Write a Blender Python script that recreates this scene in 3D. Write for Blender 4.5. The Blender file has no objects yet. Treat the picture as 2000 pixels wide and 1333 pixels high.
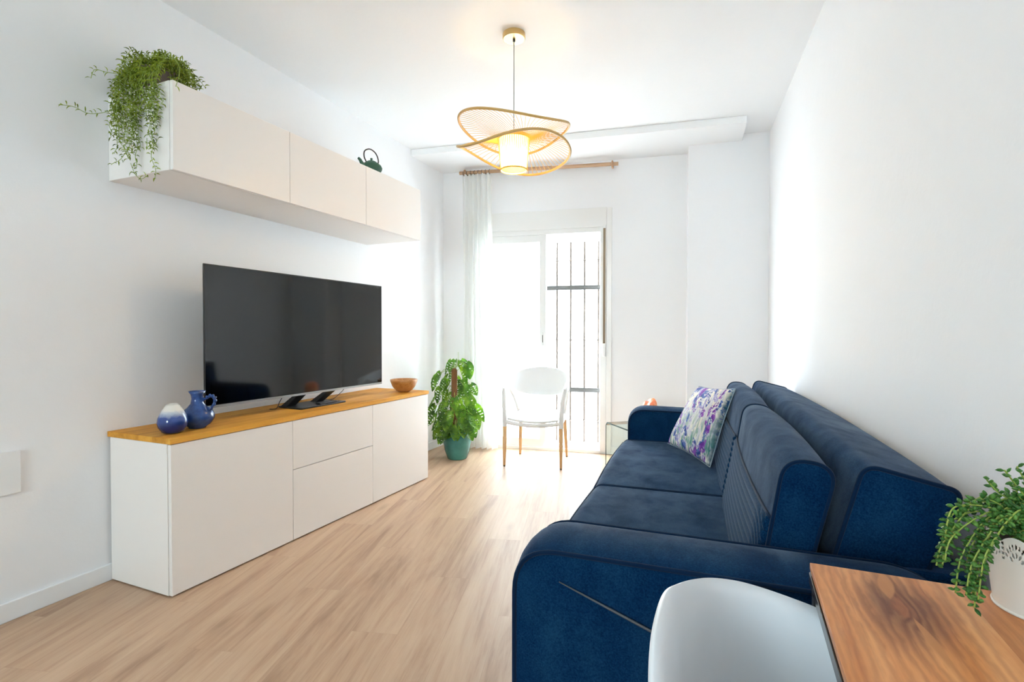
import bpy, bmesh, math, random
from math import sin, cos, pi, radians
from mathutils import Vector, Matrix

random.seed(7)
SC = bpy.context.scene
COL = SC.collection

# ------------------------------------------------------------------ camera
CAM_R = Vector((cos(0.40836), sin(0.40836), 0))
def _cam():
    yaw, pitch, roll, h = 0.40836, -0.01705, 0.00135, 1.12277
    f = Vector((-sin(yaw) * cos(pitch), cos(yaw) * cos(pitch), sin(pitch)))
    r = Vector((cos(yaw), sin(yaw), 0)); u = r.cross(f)
    c, s = cos(roll), sin(roll)
    r2 = c * r + s * u; u2 = -s * r + c * u
    cd = bpy.data.cameras.new('camera'); co = bpy.data.objects.new('camera', cd); COL.objects.link(co)
    m = Matrix((r2, u2, -f)).transposed().to_4x4(); m.translation = Vector((0, 0, h))
    co.matrix_world = m
    cd.sensor_width = 36; cd.lens = 36 * 1021.9 / 2000; cd.clip_start = .02
    SC.camera = co
_cam()

# ------------------------------------------------------------------ world, sun, exposure
SC.view_settings.view_transform = 'Standard'
SC.view_settings.look = 'None'
SC.view_settings.gamma = 1
SC.view_settings.use_curve_mapping = False
SC.view_settings.exposure = 1.45
SC.cycles.use_denoising = True
SC.cycles.max_bounces = 12; SC.cycles.diffuse_bounces = 8; SC.cycles.transparent_max_bounces = 16
SC.cycles.sample_clamp_indirect = 6
w = bpy.data.worlds.new('sky'); SC.world = w; w.use_nodes = True
bg = w.node_tree.nodes['Background']; bg.inputs[0].default_value = (0.78, 0.90, 1.0, 1); bg.inputs[1].default_value = 15.5

def lamp(name, kind, loc, rot, energy, color, **kw):
    l = bpy.data.lights.new(name, kind); o = bpy.data.objects.new(name, l); COL.objects.link(o)
    o.location = loc; o.rotation_euler = rot; l.energy = energy; l.color = color
    for k, v in kw.items(): setattr(l, k, v)
    return o
sun = lamp('sun', 'SUN', (0, 8, 6), (0, 0, 0), 3.0, (1, .95, .86), angle=.01)
sun.rotation_euler = Vector((-.22, -.40, -1.0)).to_track_quat('-Z', 'Y').to_euler()
# daylight portals at the garden door and at the window behind the camera
PY = Vector((.989, .148, 0))
dp = lamp('door_daylight_portal', 'AREA', (-1.74, 4.86, 1.05), (0, 0, 0), 10, (1, 1, 1), shape='RECTANGLE', size=1.2, size_y=2.06)
dp.rotation_euler = Vector((.148, -.989, 0)).to_track_quat('-Z', 'Z').to_euler(); dp.data.cycles.is_portal = True
wp = lamp('window_daylight', 'AREA', (-.85, -3.60, 1.70), (0, 0, 0), 10, (1, 1, 1), shape='RECTANGLE', size=1.1, size_y=1.1)
wp.data.cycles.is_portal = True
wp.rotation_euler = Vector((0, 1, 0)).to_track_quat('-Z', 'Z').to_euler()

# ------------------------------------------------------------------ helpers
def mat(name, color=(.8, .8, .8), rough=.5, metal=0, spec=.5, **kw):
    m = bpy.data.materials.new(name); m.use_nodes = True
    b = m.node_tree.nodes['Principled BSDF']
    b.inputs['Base Color'].default_value = (*color, 1); b.inputs['Roughness'].default_value = rough
    b.inputs['Metallic'].default_value = metal; b.inputs['Specular IOR Level'].default_value = spec
    for k, v in kw.items(): b.inputs[k.replace('_', ' ')].default_value = v
    return m
def N(m, t, **kw):
    n = m.node_tree.nodes.new(t)
    for k, v in kw.items(): setattr(n, k, v)
    return n
def L(m, a, b): m.node_tree.links.new(a, b)
def BS(m): return m.node_tree.nodes['Principled BSDF']
def ramp(m, stops):
    r = N(m, 'ShaderNodeValToRGB'); e = r.color_ramp.elements
    while len(e) < len(stops): e.new(.5)
    for x, (p, c) in zip(e, stops): x.position = p; x.color = (*c, 1)
    return r
def noise(m, vec, scale, detail=4, rough=.55, dist=0):
    n = N(m, 'ShaderNodeTexNoise'); n.inputs['Scale'].default_value = scale; n.inputs['Detail'].default_value = detail
    n.inputs['Roughness'].default_value = rough; n.inputs['Distortion'].default_value = dist
    if vec is not None: L(m, vec, n.inputs['Vector'])
    return n
def mapping(m, src, scale=(1, 1, 1), rot=(0, 0, 0), loc=(0, 0, 0)):
    n = N(m, 'ShaderNodeMapping'); n.inputs['Scale'].default_value = scale; n.inputs['Rotation'].default_value = rot
    n.inputs['Location'].default_value = loc; L(m, src, n.inputs['Vector']); return n
def bump(m, h, strength, dist=.01):
    b = N(m, 'ShaderNodeBump'); b.inputs['Strength'].default_value = strength; b.inputs['Distance'].default_value = dist
    L(m, h, b.inputs['Height']); L(m, b.outputs[0], BS(m).inputs['Normal']); return b
def math_(m, op, a, b=None, c=None):
    n = N(m, 'ShaderNodeMath', operation=op)
    for i, v in enumerate((a, b, c)):
        if v is None: continue
        if isinstance(v, (int, float)): n.inputs[i].default_value = v
        else: L(m, v, n.inputs[i])
    return n.outputs[0]
def mixc(m, f, a, b, mode='MIX'):
    n = N(m, 'ShaderNodeMix', data_type='RGBA', blend_type=mode)
    for i, v in ((0, f), (6, a), (7, b)):
        if isinstance(v, (int, float)): n.inputs[i].default_value = v
        elif isinstance(v, tuple): n.inputs[i].default_value = (*v, 1)
        else: L(m, v, n.inputs[i])
    return n.outputs[2]

def empty(name, loc=(0, 0, 0), rz=0.0, label=None, cat=None, group=None, kind=None):
    o = bpy.data.objects.new(name, None); COL.objects.link(o); o.location = loc; o.rotation_euler = (0, 0, rz)
    o.empty_display_size = .05
    return tag(o, label, cat, group, kind)
def tag(o, label=None, cat=None, group=None, kind=None):
    if label: o['label'] = label
    if cat: o['category'] = cat
    if group: o['group'] = group
    if kind: o['kind'] = kind
    return o
def obj(name, bm, material, parent=None, smooth=False, bev=0, seg=2, sub=0, solid=0, mats=None, autosmooth=None):
    bmesh.ops.remove_doubles(bm, verts=bm.verts, dist=1e-6)
    bmesh.ops.recalc_face_normals(bm, faces=bm.faces)
    me = bpy.data.meshes.new(name); bm.to_mesh(me); bm.free()
    o = bpy.data.objects.new(name, me); COL.objects.link(o)
    for mm in (mats or [material]): me.materials.append(mm)
    if smooth or autosmooth:
        for p in me.polygons: p.use_smooth = True
    if autosmooth:
        me.set_sharp_from_angle(angle=radians(autosmooth))
    if parent: o.parent = parent
    if solid:
        md = o.modifiers.new('thickness', 'SOLIDIFY'); md.thickness = solid; md.offset = 0
    if bev:
        md = o.modifiers.new('bevel', 'BEVEL'); md.width = bev; md.segments = seg; md.limit_method = 'ANGLE'; md.angle_limit = radians(40)
    if sub:
        md = o.modifiers.new('sub', 'SUBSURF'); md.levels = sub; md.render_levels = sub
    return o
def B(): return bmesh.new()
def box(bm, x0, x1, y0, y1, z0, z1):
    v = [bm.verts.new((x, y, z)) for x in (x0, x1) for y in (y0, y1) for z in (z0, z1)]
    for f in ((0, 1, 3, 2), (4, 6, 7, 5), (0, 4, 5, 1), (2, 3, 7, 6), (0, 2, 6, 4), (1, 5, 7, 3)):
        bm.faces.new([v[i] for i in f])
    return bm
def prism(bm, pts, z0, z1):           # plan polygon extruded in z
    a = [bm.verts.new((x, y, z0)) for x, y in pts]; b = [bm.verts.new((x, y, z1)) for x, y in pts]
    n = len(pts)
    bm.faces.new(a[::-1]); bm.faces.new(b)
    for i in range(n): bm.faces.new((a[i], a[(i + 1) % n], b[(i + 1) % n], b[i]))
    return bm
def lathe(bm, prof, seg=32, c=(0, 0, 0), sx=1, sy=1, close_top=False, close_bot=False, wob=None):
    rings = []
    for r, z in prof:
        ring = []
        for i in range(seg):
            a = 2 * pi * i / seg
            k = 1 if wob is None else wob(a, z)
            ring.append(bm.verts.new((c[0] + r * k * sx * cos(a), c[1] + r * k * sy * sin(a), c[2] + z)))
        rings.append(ring)
    for p, q in zip(rings, rings[1:]):
        for i in range(seg): bm.faces.new((p[i], p[(i + 1) % seg], q[(i + 1) % seg], q[i]))
    if close_bot: bm.faces.new(rings[0][::-1])
    if close_top: bm.faces.new(rings[-1])
    return bm
def tube(bm, pts, r, seg=8, closed=False, caps=True, flat=None):
    pts = [Vector(p) for p in pts]; n = len(pts)
    rs = r if isinstance(r, (list, tuple)) else [r] * n
    rings = []; up = None
    for i, p in enumerate(pts):
        if closed: t = (pts[(i + 1) % n] - pts[i - 1])
        else: t = pts[min(i + 1, n - 1)] - pts[max(i - 1, 0)]
        t = t.normalized() if t.length > 1e-9 else Vector((0, 0, 1))
        if up is None:
            up = Vector((0, 0, 1)) if abs(t.z) < .9 else Vector((1, 0, 0))
        x = t.cross(up)
        if x.length < 1e-6: x = t.orthogonal()
        x.normalize(); y = x.cross(t).normalized(); up = y
        k = flat or 1
        rings.append([bm.verts.new(p + rs[i] * (cos(2 * pi * j / seg) * x + k * sin(2 * pi * j / seg) * y)) for j in range(seg)])
    m = n if closed else n - 1
    for i in range(m):
        a, b = rings[i], rings[(i + 1) % n]
        for j in range(seg): bm.faces.new((a[j], a[(j + 1) % seg], b[(j + 1) % seg], b[j]))
    if caps and not closed: bm.faces.new(rings[0][::-1]); bm.faces.new(rings[-1])
    return bm
def round_poly(pts, rad, n=5):
    out = []; m = len(pts)
    for i in range(m):
        p = Vector(pts[i]); a = Vector(pts[i - 1]); b = Vector(pts[(i + 1) % m])
        r = rad[i] if isinstance(rad, (list, tuple)) else rad
        u = (a - p); v = (b - p); lu, lv = u.length, v.length; u.normalize(); v.normalize()
        ang = math.acos(max(-1, min(1, u.dot(v)))); d = min(r / math.tan(ang / 2), lu * .48, lv * .48)
        if r <= 0 or d < 1e-5: out.append(tuple(p)); continue
        s, e = p + u * d, p + v * d
        for k in range(n + 1):
            t = k / n; q = (1 - t) ** 2 * s + 2 * t * (1 - t) * p + t * t * e
            out.append(tuple(q))
    return out
def catmull(pts, n=8, closed=False):
    P = [Vector(p) for p in pts]; out = []; m = len(P)
    rng = range(m) if closed else range(m - 1)
    for i in rng:
        if closed: a, b, c, d = P[i - 1], P[i], P[(i + 1) % m], P[(i + 2) % m]
        else: a, b, c, d = P[max(i - 1, 0)], P[i], P[i + 1], P[min(i + 2, m - 1)]
        for k in range(n):
            t = k / n
            out.append(.5 * ((2 * b) + (c - a) * t + (2 * a - 5 * b + 4 * c - d) * t * t + (3 * b - a - 3 * c + d) * t ** 3))
    if not closed: out.append(P[-1].copy())
    return out
def puffed(bm, prof, s0, s1, bulge=.01, nv=8, to=lambda t, s, z: (t, s, z), endb=.0, er=.012):
    """closed profile in (t,z) swept along s, sides swelling in the middle, soft ends"""
    n = len(prof); P = [Vector(p) for p in prof]
    c = sum(P, Vector((0, 0))) / n
    area = sum(P[i].x * P[(i + 1) % n].y - P[(i + 1) % n].x * P[i].y for i in range(n))
    sg = 1 if area > 0 else -1
    nor = []
    for i in range(n):
        t = (P[(i + 1) % n] - P[i - 1])
        t = t.normalized() if t.length > 1e-9 else Vector((1, 0))
        nor.append(Vector((t.y, -t.x)) * sg)
    # stations: (s, offset)
    st = []
    L_ = s1 - s0
    for k in range(nv + 1):
        v = k / nv
        st.append((s0 + L_ * v, bulge * (sin(pi * v) ** .7 if 0 < v < 1 else 0)))
    rings = [[bm.verts.new(to(*( (lambda q: (q.x, s, q.y))(P[i] + nor[i] * off)))) for i in range(n)] for s, off in st]
    for a, b in zip(rings, rings[1:]):
        for i in range(n): bm.faces.new((a[i], a[(i + 1) % n], b[(i + 1) % n], b[i]))
    for ring, s, d in ((rings[0], s0, -1), (rings[-1], s1, 1)):
        prev = ring
        for k in (1, 2, 3):
            f = 1 - k * .25; dd = endb * (1 - f * f)
            cur = [bm.verts.new(to(c.x + (P[i].x - c.x) * f, s + d * dd, c.y + (P[i].y - c.y) * f)) for i in range(n)]
            for i in range(n): bm.faces.new((prev[i], prev[(i + 1) % n], cur[(i + 1) % n], cur[i]))
            prev = cur
        bm.faces.new(prev)
    return bm
def blob(bm, c, rx, ry, rz, seg=16, rings=10, f=None):
    vs = []
    for i in range(rings + 1):
        th = pi * i / rings; row = []
        for j in range(seg):
            a = 2 * pi * j / seg
            d = Vector((sin(th) * cos(a), sin(th) * sin(a), cos(th)))
            k = 1 if f is None else f(d)
            row.append(bm.verts.new((c[0] + rx * d.x * k, c[1] + ry * d.y * k, c[2] + rz * d.z * k)))
            if i in (0, rings): break
        vs.append(row)
    for i in range(rings):
        a, b = vs[i], vs[i + 1]
        for j in range(seg):
            j2 = (j + 1) % seg
            if len(a) == 1: bm.faces.new((a[0], b[j], b[j2]))
            elif len(b) == 1: bm.faces.new((a[j], b[0], a[j2]))
            else: bm.faces.new((a[j], b[j], b[j2], a[j2]))
    return bm

# ------------------------------------------------------------------ materials
def wall_mat(name, c, r=.75):
    m = mat(name, c, r, spec=.3); g = N(m, 'ShaderNodeTexCoord')
    n = noise(m, g.outputs['Object'], 9, 5, .6); n2 = noise(m, g.outputs['Object'], 140, 3)
    h = math_(m, 'MULTIPLY_ADD', n2.outputs[0], .06, n.outputs[0]); bump(m, h, .10, .02)
    return m
M_wall = wall_mat('wall_paint', (.885, .89, .905)); M_ceil = wall_mat('ceiling_paint', (.90, .905, .915), .85)
M_trim = mat('white_lacquer', (.86, .87, .88), .35)
M_pvc = mat('white_frame', (.84, .84, .83), .3)
def cabinet_mat():
    m = mat('cabinet_foil', (.85, .81, .775), .36); return m
M_cab = cabinet_mat()

def floor_mat():
    m = mat('oak_vinyl_planks', (.6, .45, .32), .42, spec=.32)
    g = N(m, 'ShaderNodeTexCoord'); th = radians(15.9)
    mp = mapping(m, g.outputs['Object'], rot=(0, 0, -th))
    sep = N(m, 'ShaderNodeSeparateXYZ'); L(m, mp.outputs[0], sep.inputs[0])
    W = .1765; LEN = 1.22
    u = math_(m, 'DIVIDE', math_(m, 'ADD', sep.outputs[0], .495 + W * 40), W)
    iu = math_(m, 'FLOOR', u); fu = math_(m, 'FRACT', u)
    off = math_(m, 'FRACT', math_(m, 'MULTIPLY', iu, .618))
    v = math_(m, 'ADD', math_(m, 'DIVIDE', sep.outputs[1], LEN), math_(m, 'ADD', off, 20))
    iv = math_(m, 'FLOOR', v); fv = math_(m, 'FRACT', v)
    cmb = N(m, 'ShaderNodeCombineXYZ'); L(m, iu, cmb.inputs[0]); L(m, iv, cmb.inputs[1])
    wn = N(m, 'ShaderNodeTexWhiteNoise', noise_dimensions='2D'); L(m, cmb.outputs[0], wn.inputs[0])
    # grain coordinates shifted per plank
    gx = math_(m, 'MULTIPLY_ADD', wn.outputs[0], 13.7, sep.outputs[0]); gy = math_(m, 'MULTIPLY_ADD', wn.outputs[0], 31.1, sep.outputs[1])
    gc = N(m, 'ShaderNodeCombineXYZ'); L(m, gx, gc.inputs[0]); L(m, gy, gc.inputs[1]); L(m, iu, gc.inputs[2])
    a = noise(m, mapping(m, gc.outputs[0], (6.5, .62, 1)).outputs[0], 1.0, 5, .62, 1.1)
    b = noise(m, mapping(m, gc.outputs[0], (30, 1.5, 1)).outputs[0], 1.0, 6, .68, .6)
    fine = noise(m, mapping(m, gc.outputs[0], (260, 9, 1)).outputs[0], 1.0, 4, .7)
    s = math_(m, 'MULTIPLY_ADD', b.outputs[0], .48, math_(m, 'MULTIPLY', a.outputs[0], .80))
    s = math_(m, 'MULTIPLY_ADD', fine.outputs[0], .20, s)
    s = math_(m, 'MULTIPLY_ADD', math_(m, 'SUBTRACT', wn.outputs[0], .5), .035, s)
    r = ramp(m, [(.48, (.26, .152, .098)), (.60, (.385, .243, .160)), (.72, (.49, .325, .215)), (.90, (.57, .40, .275))])
    L(m, s, r.inputs[0])
    # knots
    kc = mapping(m, gc.outputs[0], (5.5, 1.6, 1)); vo = N(m, 'ShaderNodeTexVoronoi'); vo.inputs['Scale'].default_value = 1.0
    L(m, kc.outputs[0], vo.inputs['Vector'])
    kn = ramp(m, [(.0, (1, 1, 1)), (.16, (0, 0, 0))]); L(m, vo.outputs['Distance'], kn.inputs[0])
    c1 = mixc(m, math_(m, 'MULTIPLY', kn.outputs[0], .45), r.outputs[0], (.22, .13, .08))
    # joints
    e1 = math_(m, 'MINIMUM', fu, math_(m, 'SUBTRACT', 1, fu)); e2 = math_(m, 'MINIMUM', fv, math_(m, 'SUBTRACT', 1, fv))
    j = math_(m, 'MAXIMUM', math_(m, 'LESS_THAN', e1, .006), math_(m, 'LESS_THAN', e2, .0006))
    c2 = mixc(m, math_(m, 'MULTIPLY', j, .22), c1, (.20, .12, .07))
    L(m, c2, BS(m).inputs['Base Color'])
    rr = math_(m, 'MULTIPLY_ADD', fine.outputs[0], .16, .34); L(m, rr, BS(m).inputs['Roughness'])
    bump(m, math_(m, 'SUBTRACT', s, math_(m, 'MULTIPLY', j, .4)), .12, .004)
    return m
M_floor = floor_mat()

def wood(name, stops, axis='Y', scale=1.0, rough=.4, stave=None, coord='Object'):
    m = mat(name, stops[1][1], rough); g = N(m, 'ShaderNodeTexCoord')
    sc = {'X': (1.2, 14, 14), 'Y': (14, 1.2, 14), 'Z': (14, 14, 1.2)}[axis]
    vec = g.outputs[coord]
    if stave:
        sep = N(m, 'ShaderNodeSeparateXYZ'); L(m, vec, sep.inputs[0])
        ia = 0 if axis == 'Y' else 1
        k = math_(m, 'FLOOR', math_(m, 'DIVIDE', sep.outputs[ia], stave))
        wn = N(m, 'ShaderNodeTexWhiteNoise', noise_dimensions='1D'); L(m, k, wn.inputs['W'])
        off = N(m, 'ShaderNodeVectorMath', operation='ADD'); L(m, vec, off.inputs[0])
        cx = N(m, 'ShaderNodeCombineXYZ'); L(m, math_(m, 'MULTIPLY', wn.outputs[0], 7), cx.inputs[0]); L(m, math_(m, 'MULTIPLY', wn.outputs[0], 9), cx.inputs[1])
        L(m, cx.outputs[0], off.inputs[1]); vec = off.outputs[0]
    mp = mapping(m, vec, tuple(x * scale for x in sc))
    n = noise(m, mp.outputs[0], 1.6, 6, .6, .6); n2 = noise(m, mapping(m, vec, tuple(x * scale * 5 for x in sc)).outputs[0], 1.5, 4, .7)
    s = math_(m, 'MULTIPLY_ADD', n2.outputs[0], .3, math_(m, 'MULTIPLY', n.outputs[0], .75))
    if stave: s = math_(m, 'MULTIPLY_ADD', math_(m, 'SUBTRACT', wn.outputs[0], .5), .18, s)
    r = ramp(m, stops); L(m, s, r.inputs[0]); L(m, r.outputs[0], BS(m).inputs['Base Color'])
    bump(m, s, .06, .003)
    return m
M_oak = wood('oak_top', [(.30, (.46, .195, .026)), (.52, (.66, .31, .048)), (.75, (.79, .42, .078))], 'Y', .8, .5, stave=.09)
BS(M_oak).inputs['Specular IOR Level'].default_value = .1
M_beech = wood('beech_leg', [(.3, (.50, .27, .11)), (.5, (.66, .39, .18)), (.75, (.78, .52, .27))], 'Z', 1, .4)
M_rodwood = wood('rod_wood', [(.3, (.34, .19, .10)), (.5, (.46, .28, .16)), (.75, (.56, .37, .23))], 'X', 1, .45)
M_bowl = wood('bowl_wood', [(.35, (.30, .115, .028)), (.5, (.46, .20, .055)), (.7, (.62, .32, .11))], 'X', 1.6, .35)

def velvet():
    m = mat('navy_velvet', (.010, .040, .095), .8, spec=.04)
    b = BS(m); b.inputs['Sheen Weight'].default_value = .55; b.inputs['Sheen Roughness'].default_value = .38
    b.inputs['Sheen Tint'].default_value = (.64, .72, .80, 1)
    g = N(m, 'ShaderNodeTexCoord')
    n = noise(m, mapping(m, g.outputs['Object'], (1.3, 1.0, 1)).outputs[0], 7, 6, .6, .3); f = noise(m, g.outputs['Object'], 260, 3, .7)
    s = math_(m, 'MULTIPLY_ADD', f.outputs[0], .75, math_(m, 'MULTIPLY', n.outputs[0], .5))
    r = ramp(m, [(.36, (.0003, .009, .032)), (.58, (.0010, .0205, .067)), (.84, (.008, .048, .110))]); L(m, s, r.inputs[0])
    L(m, r.outputs[0], b.inputs['Base Color'])
    sh = math_(m, 'MULTIPLY_ADD', n.outputs[0], .42, -.045); L(m, sh, b.inputs['Sheen Weight'])
    bump(m, s, .12, .002)
    return m
M_velvet = velvet()
M_quilt = mat('navy_velvet_quilted', (.0022, .024, .072), .8, spec=.04, Sheen_Weight=.17, Sheen_Roughness=.38)
BS(M_quilt).inputs['Sheen Tint'].default_value = (.64, .72, .80, 1)
def _q():
    g = N(M_quilt, 'ShaderNodeTexCoord'); f = noise(M_quilt, g.outputs['Object'], 260, 3, .7)
    r = ramp(M_quilt, [(.36, (.0003, .012, .040)), (.64, (.004, .034, .090))]); L(M_quilt, f.outputs[0], r.inputs[0]); L(M_quilt, r.outputs[0], BS(M_quilt).inputs['Base Color'])
_q()
M_piping = mat('navy_piping', (.001, .014, .044), .8, spec=.08, Sheen_Weight=.10)
M_black = mat('black_plastic', (.012, .012, .013), .35)
M_blackmetal = mat('black_metal', (.018, .017, .017), .4, metal=.3)
M_screen = mat('tv_glass', (.0012, .0012, .0015), .06, spec=.5)
M_silver = mat('silver_trim', (.35, .35, .34), .35, metal=.8)
M_grille = mat('grille_paint', (.085, .062, .046), .6)
M_greyrail = mat('grey_rail', (.075, .072, .066), .6)
M_whiteplastic = mat('white_plastic', (.84, .875, .92), .34, spec=.5)
M_whiteplastic2 = mat('white_polypropylene', (.80, .80, .80), .4, Subsurface_Weight=.0)
M_leafbig = mat('swiss_leaf', (.10, .30, .02), .38); M_stem = mat('stem_green', (.30, .40, .07), .5)
def leaf_mat(name, dark, mid, light, sc=18):
    m = mat(name, mid, .38, spec=.5); g = N(m, 'ShaderNodeTexCoord'); n = noise(m, g.outputs['Object'], sc, 3)
    r = ramp(m, [(.32, dark), (.5, mid), (.70, light)]); L(m, n.outputs[0], r.inputs[0]); L(m, r.outputs[0], BS(m).inputs['Base Color'])
    tr = N(m, 'ShaderNodeBsdfTranslucent'); L(m, r.outputs[0], tr.inputs[0]); mx = N(m, 'ShaderNodeMixShader'); mx.inputs[0].default_value = .32
    L(m, BS(m).outputs[0], mx.inputs[1]); L(m, tr.outputs[0], mx.inputs[2]); L(m, mx.outputs[0], m.node_tree.nodes['Material Output'].inputs[0])
    return m
M_leafbig = leaf_mat('monstera_leaf', (.022, .085, .006), (.085, .24, .008), (.30, .52, .03), 11)
M_trail = leaf_mat('trailing_leaf', (.085, .13, .005), (.26, .35, .014), (.50, .58, .06), 16)
M_plump = leaf_mat('plump_leaf', (.025, .11, .018), (.06, .22, .035), (.20, .42, .08), 40)
M_soil = mat('soil', (.045, .03, .02), .9)
M_salt = mat('salt_rock', (.80, .30, .14), .4, Subsurface_Weight=.5)
M_teal = mat('teal_glaze', (.03, .17, .15), .16, spec=.6)
def teal():
    g = N(M_teal, 'ShaderNodeTexCoord'); n = noise(M_teal, g.outputs['Object'], 6, 4)
    r = ramp(M_teal, [(.3, (.02, .13, .12)), (.7, (.06, .26, .23))]); L(M_teal, n.outputs[0], r.inputs[0]); L(M_teal, r.outputs[0], BS(M_teal).inputs[0])
teal()
def blue_glaze():
    m = mat('blue_glaze', (.02, .06, .25), .14, spec=.6); g = N(m, 'ShaderNodeTexCoord'); n = noise(m, g.outputs['Object'], 22, 4)
    r = ramp(m, [(.3, (.010, .030, .13)), (.55, (.022, .075, .26)), (.8, (.06, .15, .36))]); L(m, n.outputs[0], r.inputs[0]); L(m, r.outputs[0], BS(m).inputs[0]); return m
M_blue = blue_glaze()
def dip_glaze():
    m = mat('dipped_glaze', (.02, .06, .25), .12, spec=.6); g = N(m, 'ShaderNodeTexCoord'); sp = N(m, 'ShaderNodeSeparateXYZ'); L(m, g.outputs['Object'], sp.inputs[0])
    n = noise(m, g.outputs['Object'], 60, 3); h = math_(m, 'MULTIPLY_ADD', n.outputs[0], .018, sp.outputs[2])
    r = ramp(m, [(.0, (.006, .010, .05)), (.35, (.008, .025, .14)), (.60, (.03, .07, .26)), (.74, (.42, .47, .56)), (.84, (.72, .70, .64))])
    L(m, math_(m, 'DIVIDE', h, .135), r.inputs[0]); L(m, r.outputs[0], BS(m).inputs[0]); return m
M_dip = dip_glaze()
M_teapot = mat('green_iron', (.018, .085, .050), .5); M_iron = mat('black_iron', (.03, .025, .025), .45)
M_pot = mat('hanging_pot_clay', (.20, .15, .12), .8)
M_enamel = mat('cream_enamel', (.78, .74, .68), .4)
M_rattan = mat('rattan', (.80, .50, .10), .5); M_rim = mat('bamboo_rim', (.58, .36, .12), .45)
M_brass = mat('gold_canopy', (.62, .42, .17), .38, metal=.55)
M_cord = mat('cord', (.35, .35, .34), .5)
def glass_thin(name, tint, refl=.12):
    m = bpy.data.materials.new(name); m.use_nodes = True; nt = m.node_tree; nt.nodes.remove(BS(m))
    t = N(m, 'ShaderNodeBsdfTransparent'); t.inputs[0].default_value = (*tint, 1)
    g = N(m, 'ShaderNodeBsdfGlossy'); g.inputs['Roughness'].default_value = .02
    lw = N(m, 'ShaderNodeFresnel'); lw.inputs[0].default_value = 1.45
    mx = N(m, 'ShaderNodeMixShader'); L(m, lw.outputs[0], mx.inputs[0]); L(m, t.outputs[0], mx.inputs[1]); L(m, g.outputs[0], mx.inputs[2])
    L(m, mx.outputs[0], nt.nodes['Material Output'].inputs[0]); return m
M_glass = glass_thin('clear_glass', (.93, .97, .95)); M_tglass = glass_thin('table_glass', (.86, .95, .91))
M_glassedge = mat('glass_edge', (.012, .045, .036), .5, spec=.15)
def frosted():
    m = bpy.data.materials.new('frosted_pane'); m.use_nodes = True; nt = m.node_tree; nt.nodes.remove(BS(m))
    a = N(m, 'ShaderNodeBsdfTranslucent'); a.inputs[0].default_value = (.95, .97, .97, 1)
    d = N(m, 'ShaderNodeBsdfTransparent'); mx = N(m, 'ShaderNodeMixShader'); mx.inputs[0].default_value = .25
    L(m, a.outputs[0], mx.inputs[1]); L(m, d.outputs[0], mx.inputs[2]); L(m, mx.outputs[0], nt.nodes['Material Output'].inputs[0]); return m
M_frost = frosted()
def sheer():
    m = bpy.data.materials.new('sheer_curtain'); m.use_nodes = True; nt = m.node_tree; nt.nodes.remove(BS(m))
    d = N(m, 'ShaderNodeBsdfDiffuse'); d.inputs[0].default_value = (.93, .93, .92, 1)
    a = N(m, 'ShaderNodeBsdfTranslucent'); a.inputs[0].default_value = (.95, .95, .93, 1)
    t = N(m, 'ShaderNodeBsdfTransparent')
    m1 = N(m, 'ShaderNodeMixShader'); m1.inputs[0].default_value = .5; m2 = N(m, 'ShaderNodeMixShader'); m2.inputs[0].default_value = .05
    L(m, d.outputs[0], m1.inputs[1]); L(m, a.outputs[0], m1.inputs[2]); L(m, m1.outputs[0], m2.inputs[1]); L(m, t.outputs[0], m2.inputs[2])
    L(m, m2.outputs[0], nt.nodes['Material Output'].inputs[0]); return m
M_sheer = sheer()
def paper():
    m = bpy.data.materials.new('lantern_paper'); m.use_nodes = True; nt = m.node_tree; nt.nodes.remove(BS(m))
    a = N(m, 'ShaderNodeBsdfTranslucent'); a.inputs[0].default_value = (1, .88, .62, 1)
    d = N(m, 'ShaderNodeBsdfTransparent'); d.inputs[0].default_value = (1, .95, .85, 1); mx = N(m, 'ShaderNodeMixShader'); mx.inputs[0].default_value = .25
    L(m, a.outputs[0], mx.inputs[1]); L(m, d.outputs[0], mx.inputs[2]); L(m, mx.outputs[0], nt.nodes['Material Output'].inputs[0]); return m
M_paper = paper()
M_bulb = mat('bulb', (1, .9, .7), .3); BS(M_bulb).inputs['Emission Color'].default_value = (1, .72, .38, 1); BS(M_bulb).inputs['Emission Strength'].default_value = 14
M_outwall = mat('render_outside', (.50, .50, .49), .9); M_terrace = mat('terrace_tiles', (.72, .70, .66), .8)

# ------------------------------------------------------------------ room shell
HC = 2.7456; ZB = 2.690
def lx(y): return -2.558 - .0312 * y        # left wall
def rx(y): return .640 - .0886 * y          # right wall
def by(x): return 4.92 + .150 * x           # back wall face
def cy_(x): return 4.695 + .135 * x         # forward part of the back wall
YF = -3.5
XL = -2.70; 
def struct(name, bm, m, **k):
    o = obj(name, bm, m, **k); o['kind'] = 'structure'; return o
struct('floor', prism(B(), [(lx(YF) - .1, YF - .15), (rx(YF) + .1, YF - .15), (.36, 5.0), (-2.82, 4.7)], -.08, 0), M_floor)
struct('ceiling', prism(B(), [(lx(YF) - .1, YF - .15), (rx(YF) + .1, YF - .15), (.36, 5.2), (-2.82, 4.9)], HC, HC + .12), M_ceil)
struct('wall_left', prism(B(), [(lx(YF), YF), (lx(4.9), 4.9), (lx(4.9) - .2, 4.9), (lx(YF) - .2, YF)], 0, HC), M_wall)
struct('wall_right', prism(B(), [(rx(YF), YF), (rx(YF) + .2, YF), (rx(5.1) + .2, 5.1), (rx(5.1), 5.1)], 0, HC), M_wall)
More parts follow.
